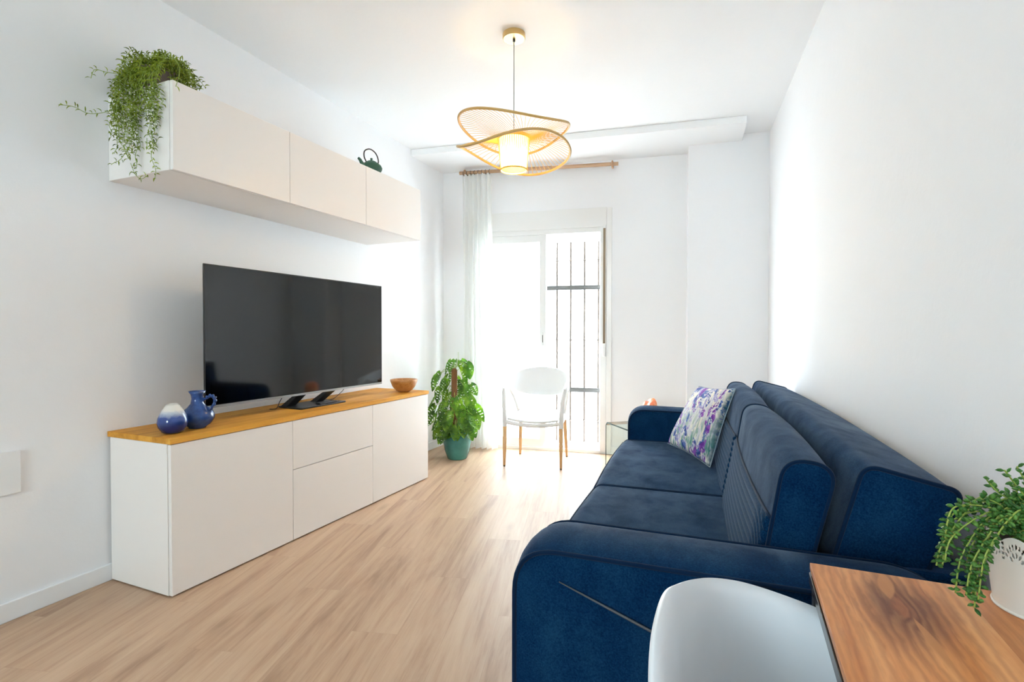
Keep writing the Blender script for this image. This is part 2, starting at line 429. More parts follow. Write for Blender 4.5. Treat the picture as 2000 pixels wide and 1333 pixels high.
# back wall: left of the door, above the door, right of the door
DX0, DX1, DZ = -2.30, -1.125, 2.265
def wseg(bm, x0, x1, z0, z1, th=.22):
    return prism(bm, [(x0, by(x0)), (x1, by(x1)), (x1 - .148 * th, by(x1) + th), (x0 - .148 * th, by(x0) + th)], z0, z1)
b = B(); wseg(b, -2.72, DX0, 0, HC); wseg(b, DX0, DX1, DZ, HC); wseg(b, DX1, .30, 0, HC)
struct('wall_back', b, M_wall)
cx0 = -.395
struct('trim_1', prism(B(), [(cx0, cy_(cx0)), (.235, cy_(.235)), (.235, by(.235)), (cx0 - .03, by(cx0))], 0, HC), M_wall)
tag(bpy.data.objects['trim_1'], 'white forward step of the back wall behind the sofa')
def beamy(x): return 4.30 + .135 * x
struct('trim_2', prism(B(), [(-2.70, beamy(-2.70)), (.045, beamy(.045)), (.0, by(0)), (-2.72, by(-2.72))], ZB, HC), M_ceil, bev=.004)
tag(bpy.data.objects['trim_2'], 'shallow white ceiling beam above the garden door')
# wall behind the camera with its window
b = B(); x0, x1 = lx(YF), rx(YF)
WX0, WX1, WZ0, WZ1 = -1.40, -.30, 1.15, 2.25
box(b, x0 - .2, WX0, YF - .2, YF, 0, HC); box(b, WX1, x1 + .2, YF - .2, YF, 0, HC)
box(b, WX0, WX1, YF - .2, YF, 0, WZ0); box(b, WX0, WX1, YF - .2, YF, WZ1, HC)
struct('wall_front', b, M_wall)
b = B()
for (a0, a1, z0, z1) in ((WX0, WX1, WZ0, WZ0 + .05), (WX0, WX1, WZ1 - .05, WZ1), (WX0, WX0 + .05, WZ0, WZ1), (WX1 - .05, WX1, WZ0, WZ1)):
    box(b, a0, a1, YF - .12, YF - .05, z0, z1)
win = struct('window_1', b, M_pvc)
obj('pane', box(B(), WX0 + .05, WX1 - .05, YF - .09, YF - .085, WZ0 + .05, WZ1 - .05), M_glass, win)
# baseboards
def bb(name, pts):
    return struct(name, prism(B(), pts, 0, .075), M_trim, bev=.003)
bb('baseboard_left', [(lx(YF), YF), (lx(YF) + .013, YF), (lx(4.51) + .013, 4.51), (lx(4.51), 4.51)])
bb('baseboard_right', [(rx(YF), YF), (rx(4.6), 4.6), (rx(4.6) - .013, 4.6), (rx(YF) - .013, YF)])
bb('baseboard_back', [(DX1 + .03, by(DX1 + .03)), (cx0, by(cx0)), (cx0, by(cx0) - .013), (DX1 + .03, by(DX1 + .03) - .013)])

# ------------------------------------------------------------------ garden door
RZB = math.atan(.150)
door = empty('door_1', (DX0, by(DX0), 0), RZB, 'white sliding garden door standing half open', None, None, 'structure')
WD = (DX1 - DX0) / cos(RZB)
def sc(x): return (x - DX0) / cos(RZB)      # world x on the back wall -> distance along the door
b = B()
box(b, 0, .045, -.012, .14, 0, 2.09); box(b, WD - .045, WD + .012, -.012, .14, 0, 2.09); box(b, 0, WD, .0, .14, 2.045, 2.09)
obj('door_frame', b, M_pvc, door, bev=.003)
b = B(); box(b, 0, WD, -.012, .14, 0, .028); box(b, 0, WD, .035, .045, .028, .045); box(b, 0, WD, .085, .095, .028, .045)
obj('threshold_track', b, M_pvc, door, bev=.002)
u0, u1 = .045, sc(-1.672)
b = B(); st = .058
box(b, u0, u0 + st, .01, .055, .03, 2.045); box(b, u1 - st, u1, .01, .055, .03, 2.045)
box(b, u0 + st, u1 - st, .01, .055, .03, .105); box(b, u0 + st, u1 - st, .01, .055, 1.975, 2.045)
pnl = obj('sliding_panel', b, M_pvc, door, bev=.004)
obj('frosted_pane', box(B(), u0 + st, u1 - st, .03, .036, .105, 1.975), M_frost, pnl)
b = B(); box(b, u1 - .044, u1 - .018, .002, .012, 1.00, 1.12)
hd = obj('latch_plate', b, M_pvc, pnl, bev=.002)
obj('latch_slot', box(B(), u1 - .034, u1 - .028, -.0005, .004, 1.025, 1.095), M_greyrail, hd)
# shutter box
b = B(); box(b, -.06, WD + .012, -.012, .20, 2.09, DZ + .002)
sb = struct('trim_3', b, M_pvc, bev=.004); sb.location = (DX0, by(DX0), 0); sb.rotation_euler = (0, 0, RZB)
tag(sb, 'white roller shutter box above the garden door')
# right hand side casing
b = B(); box(b, WD + .0125, WD + .060, -.014, .01, 0, 2.26)
t4 = struct('trim_4', b, M_pvc, bev=.004); t4.location = (DX0, by(DX0), 0); t4.rotation_euler = (0, 0, RZB)
tag(t4, 'narrow white casing right of the garden door')
s_ = sc(-1.132)
sx = (DX0 + cos(RZB) * s_, by(DX0) + sin(RZB) * s_, 0)
strap = empty('shutter_strap', (sx[0], sx[1], 1.0), RZB, 'brown roller shutter strap hanging right of the garden door into its white holder', 'shutter strap')
obj('strap', box(B(), -.010, .010, -.024, -.021, .02, 1.075), mat('strap_webbing', (.27, .20, .13), .8), strap)
b = B(); box(b, -.013, .013, -.034, -.0125, -.10, .02)
obj('strap_holder', b, M_pvc, strap, bev=.004)
obj('roller_guide', box(B(), -.013, .013, -.03, -.0125, 1.072, 1.10), M_pvc, strap, bev=.003)

# grille outside
gy = .34
gr = empty('door_grille', (DX0 - sin(RZB) * gy * 0, by(DX0) + gy * .98, 0), RZB, 'bronze painted iron bar grille fixed outside the garden door', 'security grille')
def gs(x): return (x - DX0) / cos(RZB)
bx = [-2.349 + .1355 * k for k in range(10)]
for k, X_ in enumerate(bx):
    s = gs(X_)
    bar = obj('bar', box(B(), s - .008, s + .008, -.008, .008, .03, 2.02), M_grille, gr)
    for zc in (.25, 1.045, 1.835): obj('collar', blob(B(), (s, 0, zc), .017, .017, .011, 10, 6), M_grille, bar, smooth=True)
for zc in (.55, 1.565):
    b = B(); box(b, gs(-2.42), gs(-1.06), -.018, -.008, zc - .022, zc + .022); box(b, gs(-2.42), gs(-1.06), -.024, -.017, zc - .006, zc + .006)
    obj('rail', b, M_greyrail, gr)
for z0_ in (.01, 2.015): obj('frame_rail', box(B(), gs(-2.42), gs(-1.06), -.02, .02, z0_, z0_ + .025), M_outwall, gr)
# outdoors
struct('sky_blocking_slab', prism(B(), [(-4, 4.55), (1.2, 5.33), (1.2, 6.0), (-4, 5.25)], 2.62, 2.80), M_outwall)  # added unseen overhang, cuts the steep sky light falling through the door
struct('terrace_floor', prism(B(), [(-6, 4.2), (-2.75, 4.72), (.3, 5.18), (4, 5.5), (4, 11), (-6, 11)], -.10, -.02), M_terrace)
struct('garden_wall', box(B(), -6, 4, 8.3, 8.5, -.02, 5.0), M_outwall)
struct('garden_wall_coping', box(B(), -6, 4, 8.22, 8.30, 1.47, 1.52), mat('coping', (.62, .58, .5), .8))
# bare shrub beyond the grille
sh = empty('garden_shrub', (-2.25, 7.2, -.02), 0, 'pale bare shrub outside, seen through the grille beside the sliding panel', 'shrub')
tb = B(); rnd = random.Random(3)
for k in range(9):
    a = rnd.uniform(-.9, .9); p = Vector((0, 0, 0)); pts = [p.copy()]
    d = Vector((a * .5, rnd.uniform(-.3, .3), 1)).normalized()
    for q in range(7):
        p = p + d * .19; d = (d + Vector((rnd.uniform(-.3, .3), rnd.uniform(-.3, .3), .1))).normalized(); pts.append(p.copy())
    tube(tb, pts, [.012 - .0014 * i for i in range(8)], 5)
obj('branches', tb, mat('pale_bark', (.45, .40, .33), .9), sh)

# ------------------------------------------------------------------ sideboard (left wall)
SX, SY, SLN, SH, TT = -2.1756, 1.4334, 1.979, .65, .0239
sd = empty('sideboard', (-2.38, SY + SLN / 2, 0), 0, 'long low white sideboard with oak top along the left wall', 'sideboard')
def S_(bm): bmesh.ops.translate(bm, verts=bm.verts, vec=(2.38, -(SY + SLN / 2), 0)); return bm
dth = .019
yb0, yb1 = SY, SY + SLN
def cprism(y0, y1, xf, z0, z1, gap=.002):
    return [(lx(y0) + gap, y0), (xf, y0), (xf, y1), (lx(y1) + gap, y1)]
b = B(); prism(b, cprism(yb0, yb1, SX - dth - .003, 0, 0, .016), .006, SH)
obj('carcass', S_(b), M_cab, sd, bev=.0015)
# side panel seam lines: thin recessed-look rails on the near end
b = B(); box(b, SX - .40, SX - dth - .004, yb0 - .0016, yb0, SH - .042, SH - .001)
obj('end_cover_strip', S_(b), M_cab, sd, bev=.0008)
ys = [SY, 2.088, 2.7515, yb1]; g = .0016
for k, nm in ((0, 'door'), (2, 'door')):
    b = B(); box(b, SX - dth, SX, ys[k] + g, ys[k + 1] - g, .008, SH - .003); obj(nm, S_(b), M_cab, sd, bev=.0015)
b = B(); box(b, SX - dth, SX, ys[1] + g, ys[2] - g, .386, SH - .003); obj('drawer', S_(b), M_cab, sd, bev=.0015)
b = B(); box(b, SX - dth, SX, ys[1] + g, ys[2] - g, .008, .382); obj('drawer', S_(b), M_cab, sd, bev=.0015)
b = B(); prism(b, cprism(yb0 - .004, yb1 + .004, SX + .005, 0, 0), SH, SH + TT); obj('oak_top', S_(b), M_oak, sd, bev=.0015)
TOP = SH + TT

# ------------------------------------------------------------------ wall cabinets
UX, UY, UL, UZ, UH = -2.1674, 1.4494, 1.8523, 1.7995, .373
us = [UY, UY + UL / 3 + .004, UY + UL * 2 / 3, UY + UL]
def wallcab(y0, y1, doors, label):
    e = empty('wall_cabinet', ((UX + lx(y0)) / 2, (y0 + y1) / 2, UZ), 0, label, 'cabinet', 'white wall cabinets above the television')
    off = e.location
    def T_(bm): bmesh.ops.translate(bm, verts=bm.verts, vec=(-off.x, -off.y, -off.z)); return bm
    b = B(); prism(b, cprism(y0 + .0005, y1 - .0005, UX - dth - .003, 0, 0, .001), UZ, UZ + UH); obj('carcass', T_(b), M_cab, e, bev=.0015)
    if y0 == UY:
        b = B(); box(b, UX - .40, UX - dth - .004, y0 - .0016, y0, UZ + .001, UZ + .040); obj('end_strip', T_(b), M_cab, e, bev=.0008)
    for d0, d1 in doors:
        b = B(); box(b, UX - dth, UX, d0 + g, d1 - g, UZ + .001, UZ + UH - .001); obj('door', T_(b), M_cab, e, bev=.0015)
wallcab(us[0], us[1], [(us[0], us[1])], 'near single-door white wall cabinet under the trailing plant')
wallcab(us[1], us[3], [(us[1], us[2]), (us[2], us[3])], 'far two-door white wall cabinet under the green teapot')

# ------------------------------------------------------------------ television
tv = empty('television', (-2.36, 2.40, TOP), 0, 'large flat black television standing on the oak sideboard top', 'television')
def TVb(bm): bmesh.ops.translate(bm, verts=bm.verts, vec=(2.36, -2.40, -TOP)); return bm
b = B(); box(b, -2.368, -2.361, 1.722, 3.086, .749, 1.452); box(b, -2.392, -2.3675, 1.86, 2.95, .83, 1.30)
obj('housing', TVb(b), M_black, tv, bev=.003)
b = B(); box(b, -2.36, -2.3585, 1.7275, 3.0805, .7635, 1.4465); obj('screen', TVb(b), M_screen, tv)
b = B(); box(b, -2.3615, -2.357, 1.722, 3.086, .749, .761); obj('bottom_trim', TVb(b), M_silver, tv)
b = B(); box(b, -2.3615, -2.3575, 1.7222, 1.7262, .7635, 1.451); box(b, -2.3615, -2.3575, 3.0818, 3.0858, .7635, 1.451); box(b, -2.3615, -2.3575, 1.7222, 3.0858, 1.4475, 1.4515)
obj('bezel', TVb(b), M_blackmetal, tv)
b = B(); prism(b, round_poly([(-2.50, 2.285), (-2.295, 2.265), (-2.295, 2.645), (-2.50, 2.62)], .015, 4), TOP, TOP + .010)
obj('stand_base', TVb(b), M_black, tv, bev=.003)
for ya, yb2 in ((2.315, 2.385), (2.545, 2.645)):
    b = B(); v = []
    w_ = .036
    for (x, y, z) in ((-2.475, ya, TOP + .009), (-2.425, ya, TOP + .009), (-2.369, yb2, .775), (-2.395, yb2, .775)): v.append((x, y, z))
    lo = [b.verts.new((x, y - w_, z)) for x, y, z in v]; hi = [b.verts.new((x, y + w_, z)) for x, y, z in v]
    b.faces.new(lo); b.faces.new(hi[::-1])
    for i in range(4): b.faces.new((lo[i], lo[(i + 1) % 4], hi[(i + 1) % 4], hi[i]))
    obj('stand_neck', TVb(b), M_black, tv, bev=.003)
rm = B(); box(rm, -.019, .019, -.075, .075, 0, .010)
r_ = obj('remote_control', rm, M_black, None, bev=.004); r_.location = (-2.325, 2.50, TOP + .0102); r_.rotation_euler = (0, 0, .02)
tag(r_, 'slim black remote control lying on the television stand base', 'remote control')
c1 = obj('power_cable', tube(B(), catmull([(-2.44, 2.27, .745), (-2.45, 2.255, .715), (-2.455, 2.235, TOP + .004), (-2.47, 2.20, TOP + .004)], 6), .0022, 6), M_black, None, smooth=True)
tag(c1, 'thin black cable dropping behind the near leg of the television stand', 'cable')
c2 = obj('power_cable', tube(B(), catmull([(-2.43, 2.78, .745), (-2.44, 2.76, .72), (-2.46, 2.70, TOP + .004), (-2.50, 2.66, TOP + .004)], 6), .0022, 6), M_black, None, smooth=True)
tag(c2, 'thin black cable dropping behind the far side of the television stand', 'cable')

# ------------------------------------------------------------------ ceramics on the sideboard
vz = obj('vase', lathe(B(), [(.0, 0), (.030, .0), (.042, .007), (.056, .028), (.0605, .047), (.057, .068), (.044, .097), (.028, .122), (.0175, .131), (.0155, .129), (.020, .118)], 40, close_bot=False), M_dip, None, smooth=True)
vz.location = (-2.293, 1.522, TOP); tag(vz, 'small round vase dipped dark blue under a cream top, on the oak top', 'vase')
jg = empty('jug', (-2.318, 1.655, TOP), 0, 'blue glazed jug with a twisted handle beside the small vase', 'jug')
obj('body', lathe(B(), [(0, 0), (.036, 0), (.038, .006), (.057, .018), (.0715, .042), (.073, .058), (.064, .078), (.042, .096), (.028, .114), (.0235, .136), (.027, .156), (.037, .172), (.034, .172), (.024, .156), (.020, .136), (.025, .114)], 44), M_blue, jg, smooth=True)
hp = catmull([(.020, .010, .128), (.036, .018, .140), (.056, .028, .150), (.072, .036, .138), (.070, .035, .112), (.052, .026, .084)], 10)
b = B()
for ph in (0, pi):
    pts = []
    for i, p in enumerate(hp):
        a = i * .45 + ph; pts.append(p + Vector((sin(a) * .0018, cos(a) * .0048, sin(a) * .0045)))
    tube(b, pts, .0052, 8)
obj('handle', b, M_blue, jg, smooth=True)
bw = obj('bowl', lathe(B(), [(0, 0), (.045, 0), (.075, .015), (.105, .045), (.124, .085), (.127, .102), (.122, .102), (.112, .075), (.08, .03), (.0, .015)], 48, sx=1, sy=1), M_bowl, None, smooth=True)
bw.location = (-2.30, 3.275, TOP); bw.scale = (.80, .80, .92); tag(bw, 'round brown wooden bowl on the far end of the oak top', 'bowl')

# wall access plate
wp_ = B(); box(wp_, 0, .012, 0, .34, 0, .166)
pl_ = obj('wall_plate', wp_, M_trim, None, bev=.002); pl_.location = (lx(.77) + .0005, .772, .492); pl_.rotation_euler = (0, 0, .0312)
tag(pl_, 'flat white rectangular cover plate on the left wall', 'cover plate')

# ------------------------------------------------------------------ teapot
tp = empty('teapot', (-2.245, 2.835, UZ + UH), radians(-8), 'dark green iron teapot on top of the wall cabinets', 'teapot')
obj('body', lathe(B(), [(0, 0), (.045, 0), (.058, .010), (.068, .028), (.070, .040), (.062, .056), (.044, .070), (.030, .076)], 40, close_top=True), M_teapot, tp, smooth=True)
ld = obj('lid', lathe(B(), [(.033, .073), (.030, .080), (.014, .087), (0, .089)], 32), M_teapot, tp, smooth=True)
obj('knob', lathe(B(), [(.005, .086), (.0045, .092), (.009, .097), (.007, .103), (0, .105)], 20), M_teapot, ld, smooth=True)
obj('spout', tube(B(), catmull([(0, -.058, .034), (0, -.082, .048), (0, -.098, .066), (0, -.113, .074)], 6), [.015 - .0004 * i for i in range(19)], 12), M_teapot, tp, smooth=True)
obj('handle', tube(B(), catmull([(0, -.045, .068), (0, -.064, .098), (0, -.058, .136), (0, -.012, .160), (0, .038, .146), (0, .062, .104), (0, .052, .064)], 8), .0042, 8), M_iron, tp, smooth=True)

# ------------------------------------------------------------------ trailing plants
def spindle(bm, p, d, ln, wd, curve=.0, up=Vector((0, 0, 1))):
    """small fleshy leaf: 6 sided spindle"""
    d = d.normalized(); x = d.cross(up)
    if x.length < 1e-3: x = d.orthogonal()
    x.normalize(); y = x.cross(d)
    prev = None; st = [(.12, .35), (.4, 1), (.72, .8)]
    a0 = bm.verts.new(p); rings = []
    for t, r in st:
        c = p + d * ln * t + y * curve * ln * sin(pi * t)
        rings.append([bm.verts.new(c + wd * r * (cos(k * pi / 2) * x + .7 * sin(k * pi / 2) * y)) for k in range(4)])
    e0 = bm.verts.new(p + d * ln)
    for k in range(4):
        bm.faces.new((a0, rings[0][k], rings[0][(k + 1) % 4]))
        for q in range(2): bm.faces.new((rings[q][k], rings[q + 1][k], rings[q + 1][(k + 1) % 4], rings[q][(k + 1) % 4]))
        bm.faces.new((rings[2][k], e0, rings[2][(k + 1) % 4]))
def strand(sb, lb, pts, rnd, r=.0012, step=.011, ln=.022, wd=.0028, curve=.25, wig=0):
    P = catmull(pts, 10)
    w1, w2 = rnd.uniform(0, 6), rnd.uniform(0, 6)
    P = [p + Vector((sin(i * .8 + w1), sin(i * .67 + w2), 0)) * wig for i, p in enumerate(P)]
    tube(sb, P, r, 5)
    acc = 0; side = 0
    for a, b2 in zip(P, P[1:]):
        seg = (b2 - a).length; acc += seg
        while acc > step:
            acc -= step; side += 1
            t = (b2 - a).normalized(); ang = side * 2.4 + rnd.uniform(-.5, .5)
            x = t.orthogonal().normalized(); y = t.cross(x)
            d = (x * cos(ang) + y * sin(ang)) * 1.0 + t * rnd.uniform(.15, .8) + Vector((0, 0, rnd.uniform(-.1, .35)))
            spindle(lb, b2, d, ln * rnd.uniform(.7, 1.15), wd * rnd.uniform(.8, 1.1), curve)

HP = Vector((-2.385, 1.535, UZ + UH))
hp_ = empty('trailing_plant', HP, 0, 'trailing green plant spilling from a pot over the near end of the wall cabinets', 'plant')
obj('pot', lathe(B(), [(0, 0), (.055, 0), (.072, .10), (.078, .105), (.070, .105), (.066, .09)], 32), M_pot, hp_, smooth=True)
obj('soil', lathe(B(), [(.067, .088), (.05, .096), (0, .10)], 24), M_soil, hp_, smooth=True)
rnd = random.Random(11); sb_, lb_ = B(), B()
def R_(v): return Vector(v) - HP
# mound over the pot
for k in range(104):
    a = rnd.uniform(0, 2 * pi); rr = rnd.uniform(.01, .055)
    if -2.2 < a - 2 * pi < -.5 and k % 4: a -= 2.6
    p0 = Vector((rr * cos(a), rr * sin(a), .09)); out = rnd.uniform(.06, .14)
    p1 = p0 + Vector((cos(a) * out * .5, sin(a) * out * .5, rnd.uniform(.035, .085))); p2 = p0 + Vector((cos(a) * out, sin(a) * out, rnd.uniform(-.05, .03)))
    if HP.x + p2.x < lx(1.5) + .02: p2.x = lx(1.5) + .03 - HP.x
    if HP.x + p1.x < lx(1.5) + .02: p1.x = lx(1.5) + .03 - HP.x
    strand(sb_, lb_, [p0, p1, p2], rnd, step=.008, ln=.026, wd=.0034)
# strands over the near end: (x at the end, lowest z, side drift)
ends = [(-2.495, 1.90, -.01), (-2.49, 1.96, .0), (-2.475, 1.93, .01), (-2.505, 2.02, -.02), (-2.465, 1.98, .02), (-2.455, 1.95, .0), (-2.49, 2.03, 0), (-2.44, 2.06, -.01), (-2.48, 2.04, .01), (-2.515, 1.97, 0), (-2.47, 2.08, 0), (-2.38, 2.09, 0), (-2.36, 2.07, .01), (-2.37, 1.88, .01), (-2.26, 1.94, .01), (-2.385, 1.98, .0),
        (-2.375, 1.815, .02), (-2.385, 1.86, .0), (-2.37, 1.90, .01), (-2.39, 1.93, -.01), (-2.36, 1.99, .01), (-2.40, 2.0, -.01), (-2.38, 2.04, 0), (-2.35, 2.03, .0), (-2.37, 1.95, .0),
        (-2.262, 1.765, .01), (-2.27, 1.90, .0), (-2.255, 1.98, .01), (-2.28, 2.02, -.02), (-2.25, 2.0, .02), (-2.24, 2.05, .02), (-2.27, 2.07, .0), (-2.22, 2.06, .03), (-2.43, 2.08, 0), (-2.32, 2.08, 0), (-2.30, 2.09, .01), (-2.215, 2.10, .01), (-2.44, 2.02, .02), (-2.33, 2.05, -.01)]
for (xe, zl, dr) in ends:
    a = rnd.uniform(-2.4, -.7); p0 = HP + Vector((.05 * cos(a), .05 * sin(a), .092)); ze = rnd.uniform(1.405, 1.437)
    pts = [p0, Vector(((p0.x + xe) / 2, 1.50, HP.z + rnd.uniform(.11, .15))), Vector((xe, ze + .015, HP.z + rnd.uniform(.03, .07))), Vector((xe + rnd.uniform(-.012, .012), ze - .005, (HP.z + zl) / 2 + .04)),
           Vector((xe + dr * .5 + rnd.uniform(-.012, .012), ze, zl + (HP.z - zl) * .25)), Vector((xe + dr, ze + rnd.uniform(-.01, .01), zl))]
    strand(sb_, lb_, [R_(p) for p in pts], rnd, step=.0095, ln=.024, wd=.0031, wig=.0035)
# wispy loose tips
for pts in ([(-2.28, 1.42, 2.28), (-2.18, 1.49, 2.27), (-2.12, 1.49, 2.23), (-2.10, 1.48, 2.17)], [(-2.34, 1.45, 2.30), (-2.20, 1.47, 2.28), (-2.12, 1.45, 2.20), (-2.13, 1.44, 2.13)],
            [(-2.46, 1.425, 2.11), (-2.50, 1.39, 2.07), (-2.54, 1.34, 2.05), (-2.55, 1.29, 2.06), (-2.555, 1.24, 2.05)], [(-2.46, 1.44, 2.24), (-2.53, 1.40, 2.25), (-2.55, 1.37, 2.25), (-2.56, 1.36, 2.21)],
            [(-2.27, 1.41, 1.93), (-2.25, 1.40, 1.88), (-2.21, 1.40, 1.885), (-2.185, 1.40, 1.91)], [(-2.38, 1.41, 1.84), (-2.35, 1.41, 1.79), (-2.31, 1.41, 1.765), (-2.27, 1.41, 1.775)],
            [(-2.46, 1.40, 1.97), (-2.42, 1.39, 1.93), (-2.39, 1.39, 1.90), (-2.36, 1.39, 1.85)], [(-2.25, 1.41, 2.05), (-2.22, 1.40, 1.99), (-2.19, 1.40, 2.01), (-2.175, 1.40, 2.05)],
            [(-2.40, 1.41, 1.90), (-2.43, 1.40, 1.86), (-2.46, 1.39, 1.845), (-2.48, 1.39, 1.84)]):
    strand(sb_, lb_, [R_(p) for p in pts], rnd, step=.012, ln=.026, wd=.0026)
obj('stems', sb_, M_stem, hp_, smooth=True); obj('foliage', lb_, M_trail, hp_, smooth=True)

# ------------------------------------------------------------------ pendant lamp
LC = Vector((-1.133, 2.64, 0)); lpn = empty('pendant_lamp', (LC.x, LC.y, HC), 0, 'pendant lamp with two wavy open rattan brims hanging from the ceiling', 'pendant lamp')
def P_(bm): bmesh.ops.translate(bm, verts=bm.verts, vec=(-LC.x, -LC.y, -HC)); return bm
obj('canopy', lathe(B(), [(0, 0), (.060, 0), (.062, -.004), (.062, -.026), (.058, -.030), (0, -.030)], 40), M_brass, lpn, autosmooth=40)
obj('cord_grip', lathe(B(), [(0, -.030), (.007, -.030), (.007, -.042), (0, -.044)], 16), M_iron, lpn, smooth=True)
obj('cord', tube(B(), [(0, 0, -.04), (0, 0, -.30), (0, 0, 2.20 - HC)], .0028, 8), M_cord, lpn, smooth=True)
dR = Vector((.918, .397, 0)); dF = Vector((-.397, .918, 0))
def brim(co, r, hub_r, hub_z, nsp, nm, ph0):
    def zf(a): return co[0] + sum(co[1 + 2 * (k - 1)] * cos(k * a) + co[2 + 2 * (k - 1)] * sin(k * a) for k in (1, 2, 3))
    def pt(a, rr, z): return LC + dR * (rr * sin(a)) - dF * (rr * cos(a)) + Vector((0, 0, z))
    n = 96; pts = [pt(2 * pi * i / n, r, zf(2 * pi * i / n)) for i in range(n)]
    b = B(); tube(b, pts, .0072, 8, closed=True)
    rim = obj('brim_rim', P_(b), M_rim, lpn, smooth=True)
    b = B()
    for i in range(nsp):
        a = 2 * pi * i / nsp; h = a + ph0
        p0 = pt(h, hub_r, hub_z); p1 = pt(a, r, zf(a)); m1 = p0.lerp(p1, .5) + Vector((0, 0, .012))
        tube(b, [p0, p0.lerp(m1, .5) + Vector((0, 0, .003)), m1, m1.lerp(p1, .5) + Vector((0, 0, .003)), p1], .0014, 4, caps=False)
    # hub ring
    tube(b, [pt(2 * pi * i / 40, hub_r, hub_z) for i in range(40)], .004, 6, closed=True)
    obj('brim_spokes', P_(b), M_rattan, lpn)
brim([2.2271, -.0006, -.0194, -.0335, -.0112, .0041, -.0044], .300, .088, 2.185, 64, 'upper', .5)
brim([2.1045, -.0005, -.0157, -.0112, .035, .0103, .0053], .306, .086, 2.175, 64, 'lower', -.5)
b = B(); lathe(b, [(.084, 2.182 - HC), (.083, 2.176 - HC), (.068, 2.012 - HC)], 40); obj('lantern_paper', b, M_paper, lpn, smooth=True)
b = B()
for i in range(44):
    a = 2 * pi * i / 44
    tube(b, [(.0865 * cos(a), .0865 * sin(a), 2.18 - HC), (.0705 * cos(a), .0705 * sin(a), 2.008 - HC)], .0014, 4)
for rr, z in ((.087, 2.18), (.071, 2.008)):
    tube(b, [(rr * cos(2 * pi * i / 40), rr * sin(2 * pi * i / 40), z - HC) for i in range(40)], .0045, 8, closed=True)
obj('lantern_frame', b, M_rattan, lpn, smooth=True)
obj('bulb', blob(B(), (0, 0, 2.085 - HC), .03, .03, .04), M_bulb, lpn, smooth=True)
obj('socket', lathe(B(), [(.004, 2.20 - HC), (.016, 2.19 - HC), (.018, 2.12 - HC), (0, 2.12 - HC)], 16), M_whiteplastic, lpn, smooth=True)
pl2 = lamp('lamp_glow', 'POINT', (LC.x, LC.y, 2.03), (0, 0, 0), 5.5, (1, .68, .26), shadow_soft_size=.03)

# ------------------------------------------------------------------ curtain rod and curtain
def cyl_between(b, p, q, r, seg=16): return tube(b, [p, q], r, seg)
A_ = Vector((-2.47, 4.438, 2.648)); Bq = Vector((-.99, 4.660, 2.620)); mid = (A_ + Bq) / 2
rod = empty('curtain_rod', mid, RZB, 'brown wooden curtain rod under the ceiling beam, mostly uncovered', 'curtain rod')
iv = rod.matrix_basis.inverted() if False else (Matrix.Translation(mid) @ Matrix.Rotation(RZB, 4, 'Z')).inverted()
obj('pole', cyl_between(B(), iv @ A_, iv @ Bq, .0165), M_rodwood, rod, smooth=True, autosmooth=40)
for t in (.035, .965):
    p = A_.lerp(Bq, t); q = Vector((p.x - .02, by(p.x) - .002, p.z)); b = B()
    tube(b, [iv @ p, iv @ q], .010, 12)
    tube(b, [(iv @ p) + Vector((.0, cos(2 * pi * i / 20) * .024, sin(2 * pi * i / 20) * .024)) for i in range(20)], .008, 8, closed=True)
    obj('bracket', b, M_rodwood, rod, smooth=True)
cu = empty('curtain', (-2.30, 4.46, 0), RZB, 'sheer off-white curtain drawn to the left of the garden door', 'curtain')
icu = (Matrix.Translation(Vector((-2.30, 4.46, 0))) @ Matrix.Rotation(RZB, 4, 'Z')).inverted()
b = B(); nu, nv = 150, 26; grid = []
for j in range(nv + 1):
    v = j / nv; z = 2.625 - v * 2.615; row = []
    half0, half1 = .143, .182; half = half0 + (half1 - half0) * v ** 1.5; cx = -.0 + .03 * v
    for i in range(nu + 1):
        u = i / nu; x = cx - half + 2 * half * u + .004 * sin(9 * u + 3 * v)
        fold = sin(u * 2 * pi * 6.5 + .7 * sin(2.2 * v + u * 4)) * (.026 + .012 * v) + .008 * sin(u * 2 * pi * 15 + v * 3)
        row.append(b.verts.new((x, fold, z)))
    grid.append(row)
for j in range(nv):
    for i in range(nu): b.faces.new((grid[j][i], grid[j][i + 1], grid[j + 1][i + 1], grid[j + 1][i]))
obj('fabric', b, M_sheer, cu, smooth=True)
for i in range(8):
    tb_ = Vector((-.13 + i * .037, 0, 2.640))
    obj('curtain_ring', tube(B(), [tb_ + Vector((0, cos(2 * pi * k / 16) * .021, sin(2 * pi * k / 16) * .021)) for k in range(16)], .0022, 6, closed=True), M_iron, cu, smooth=True)

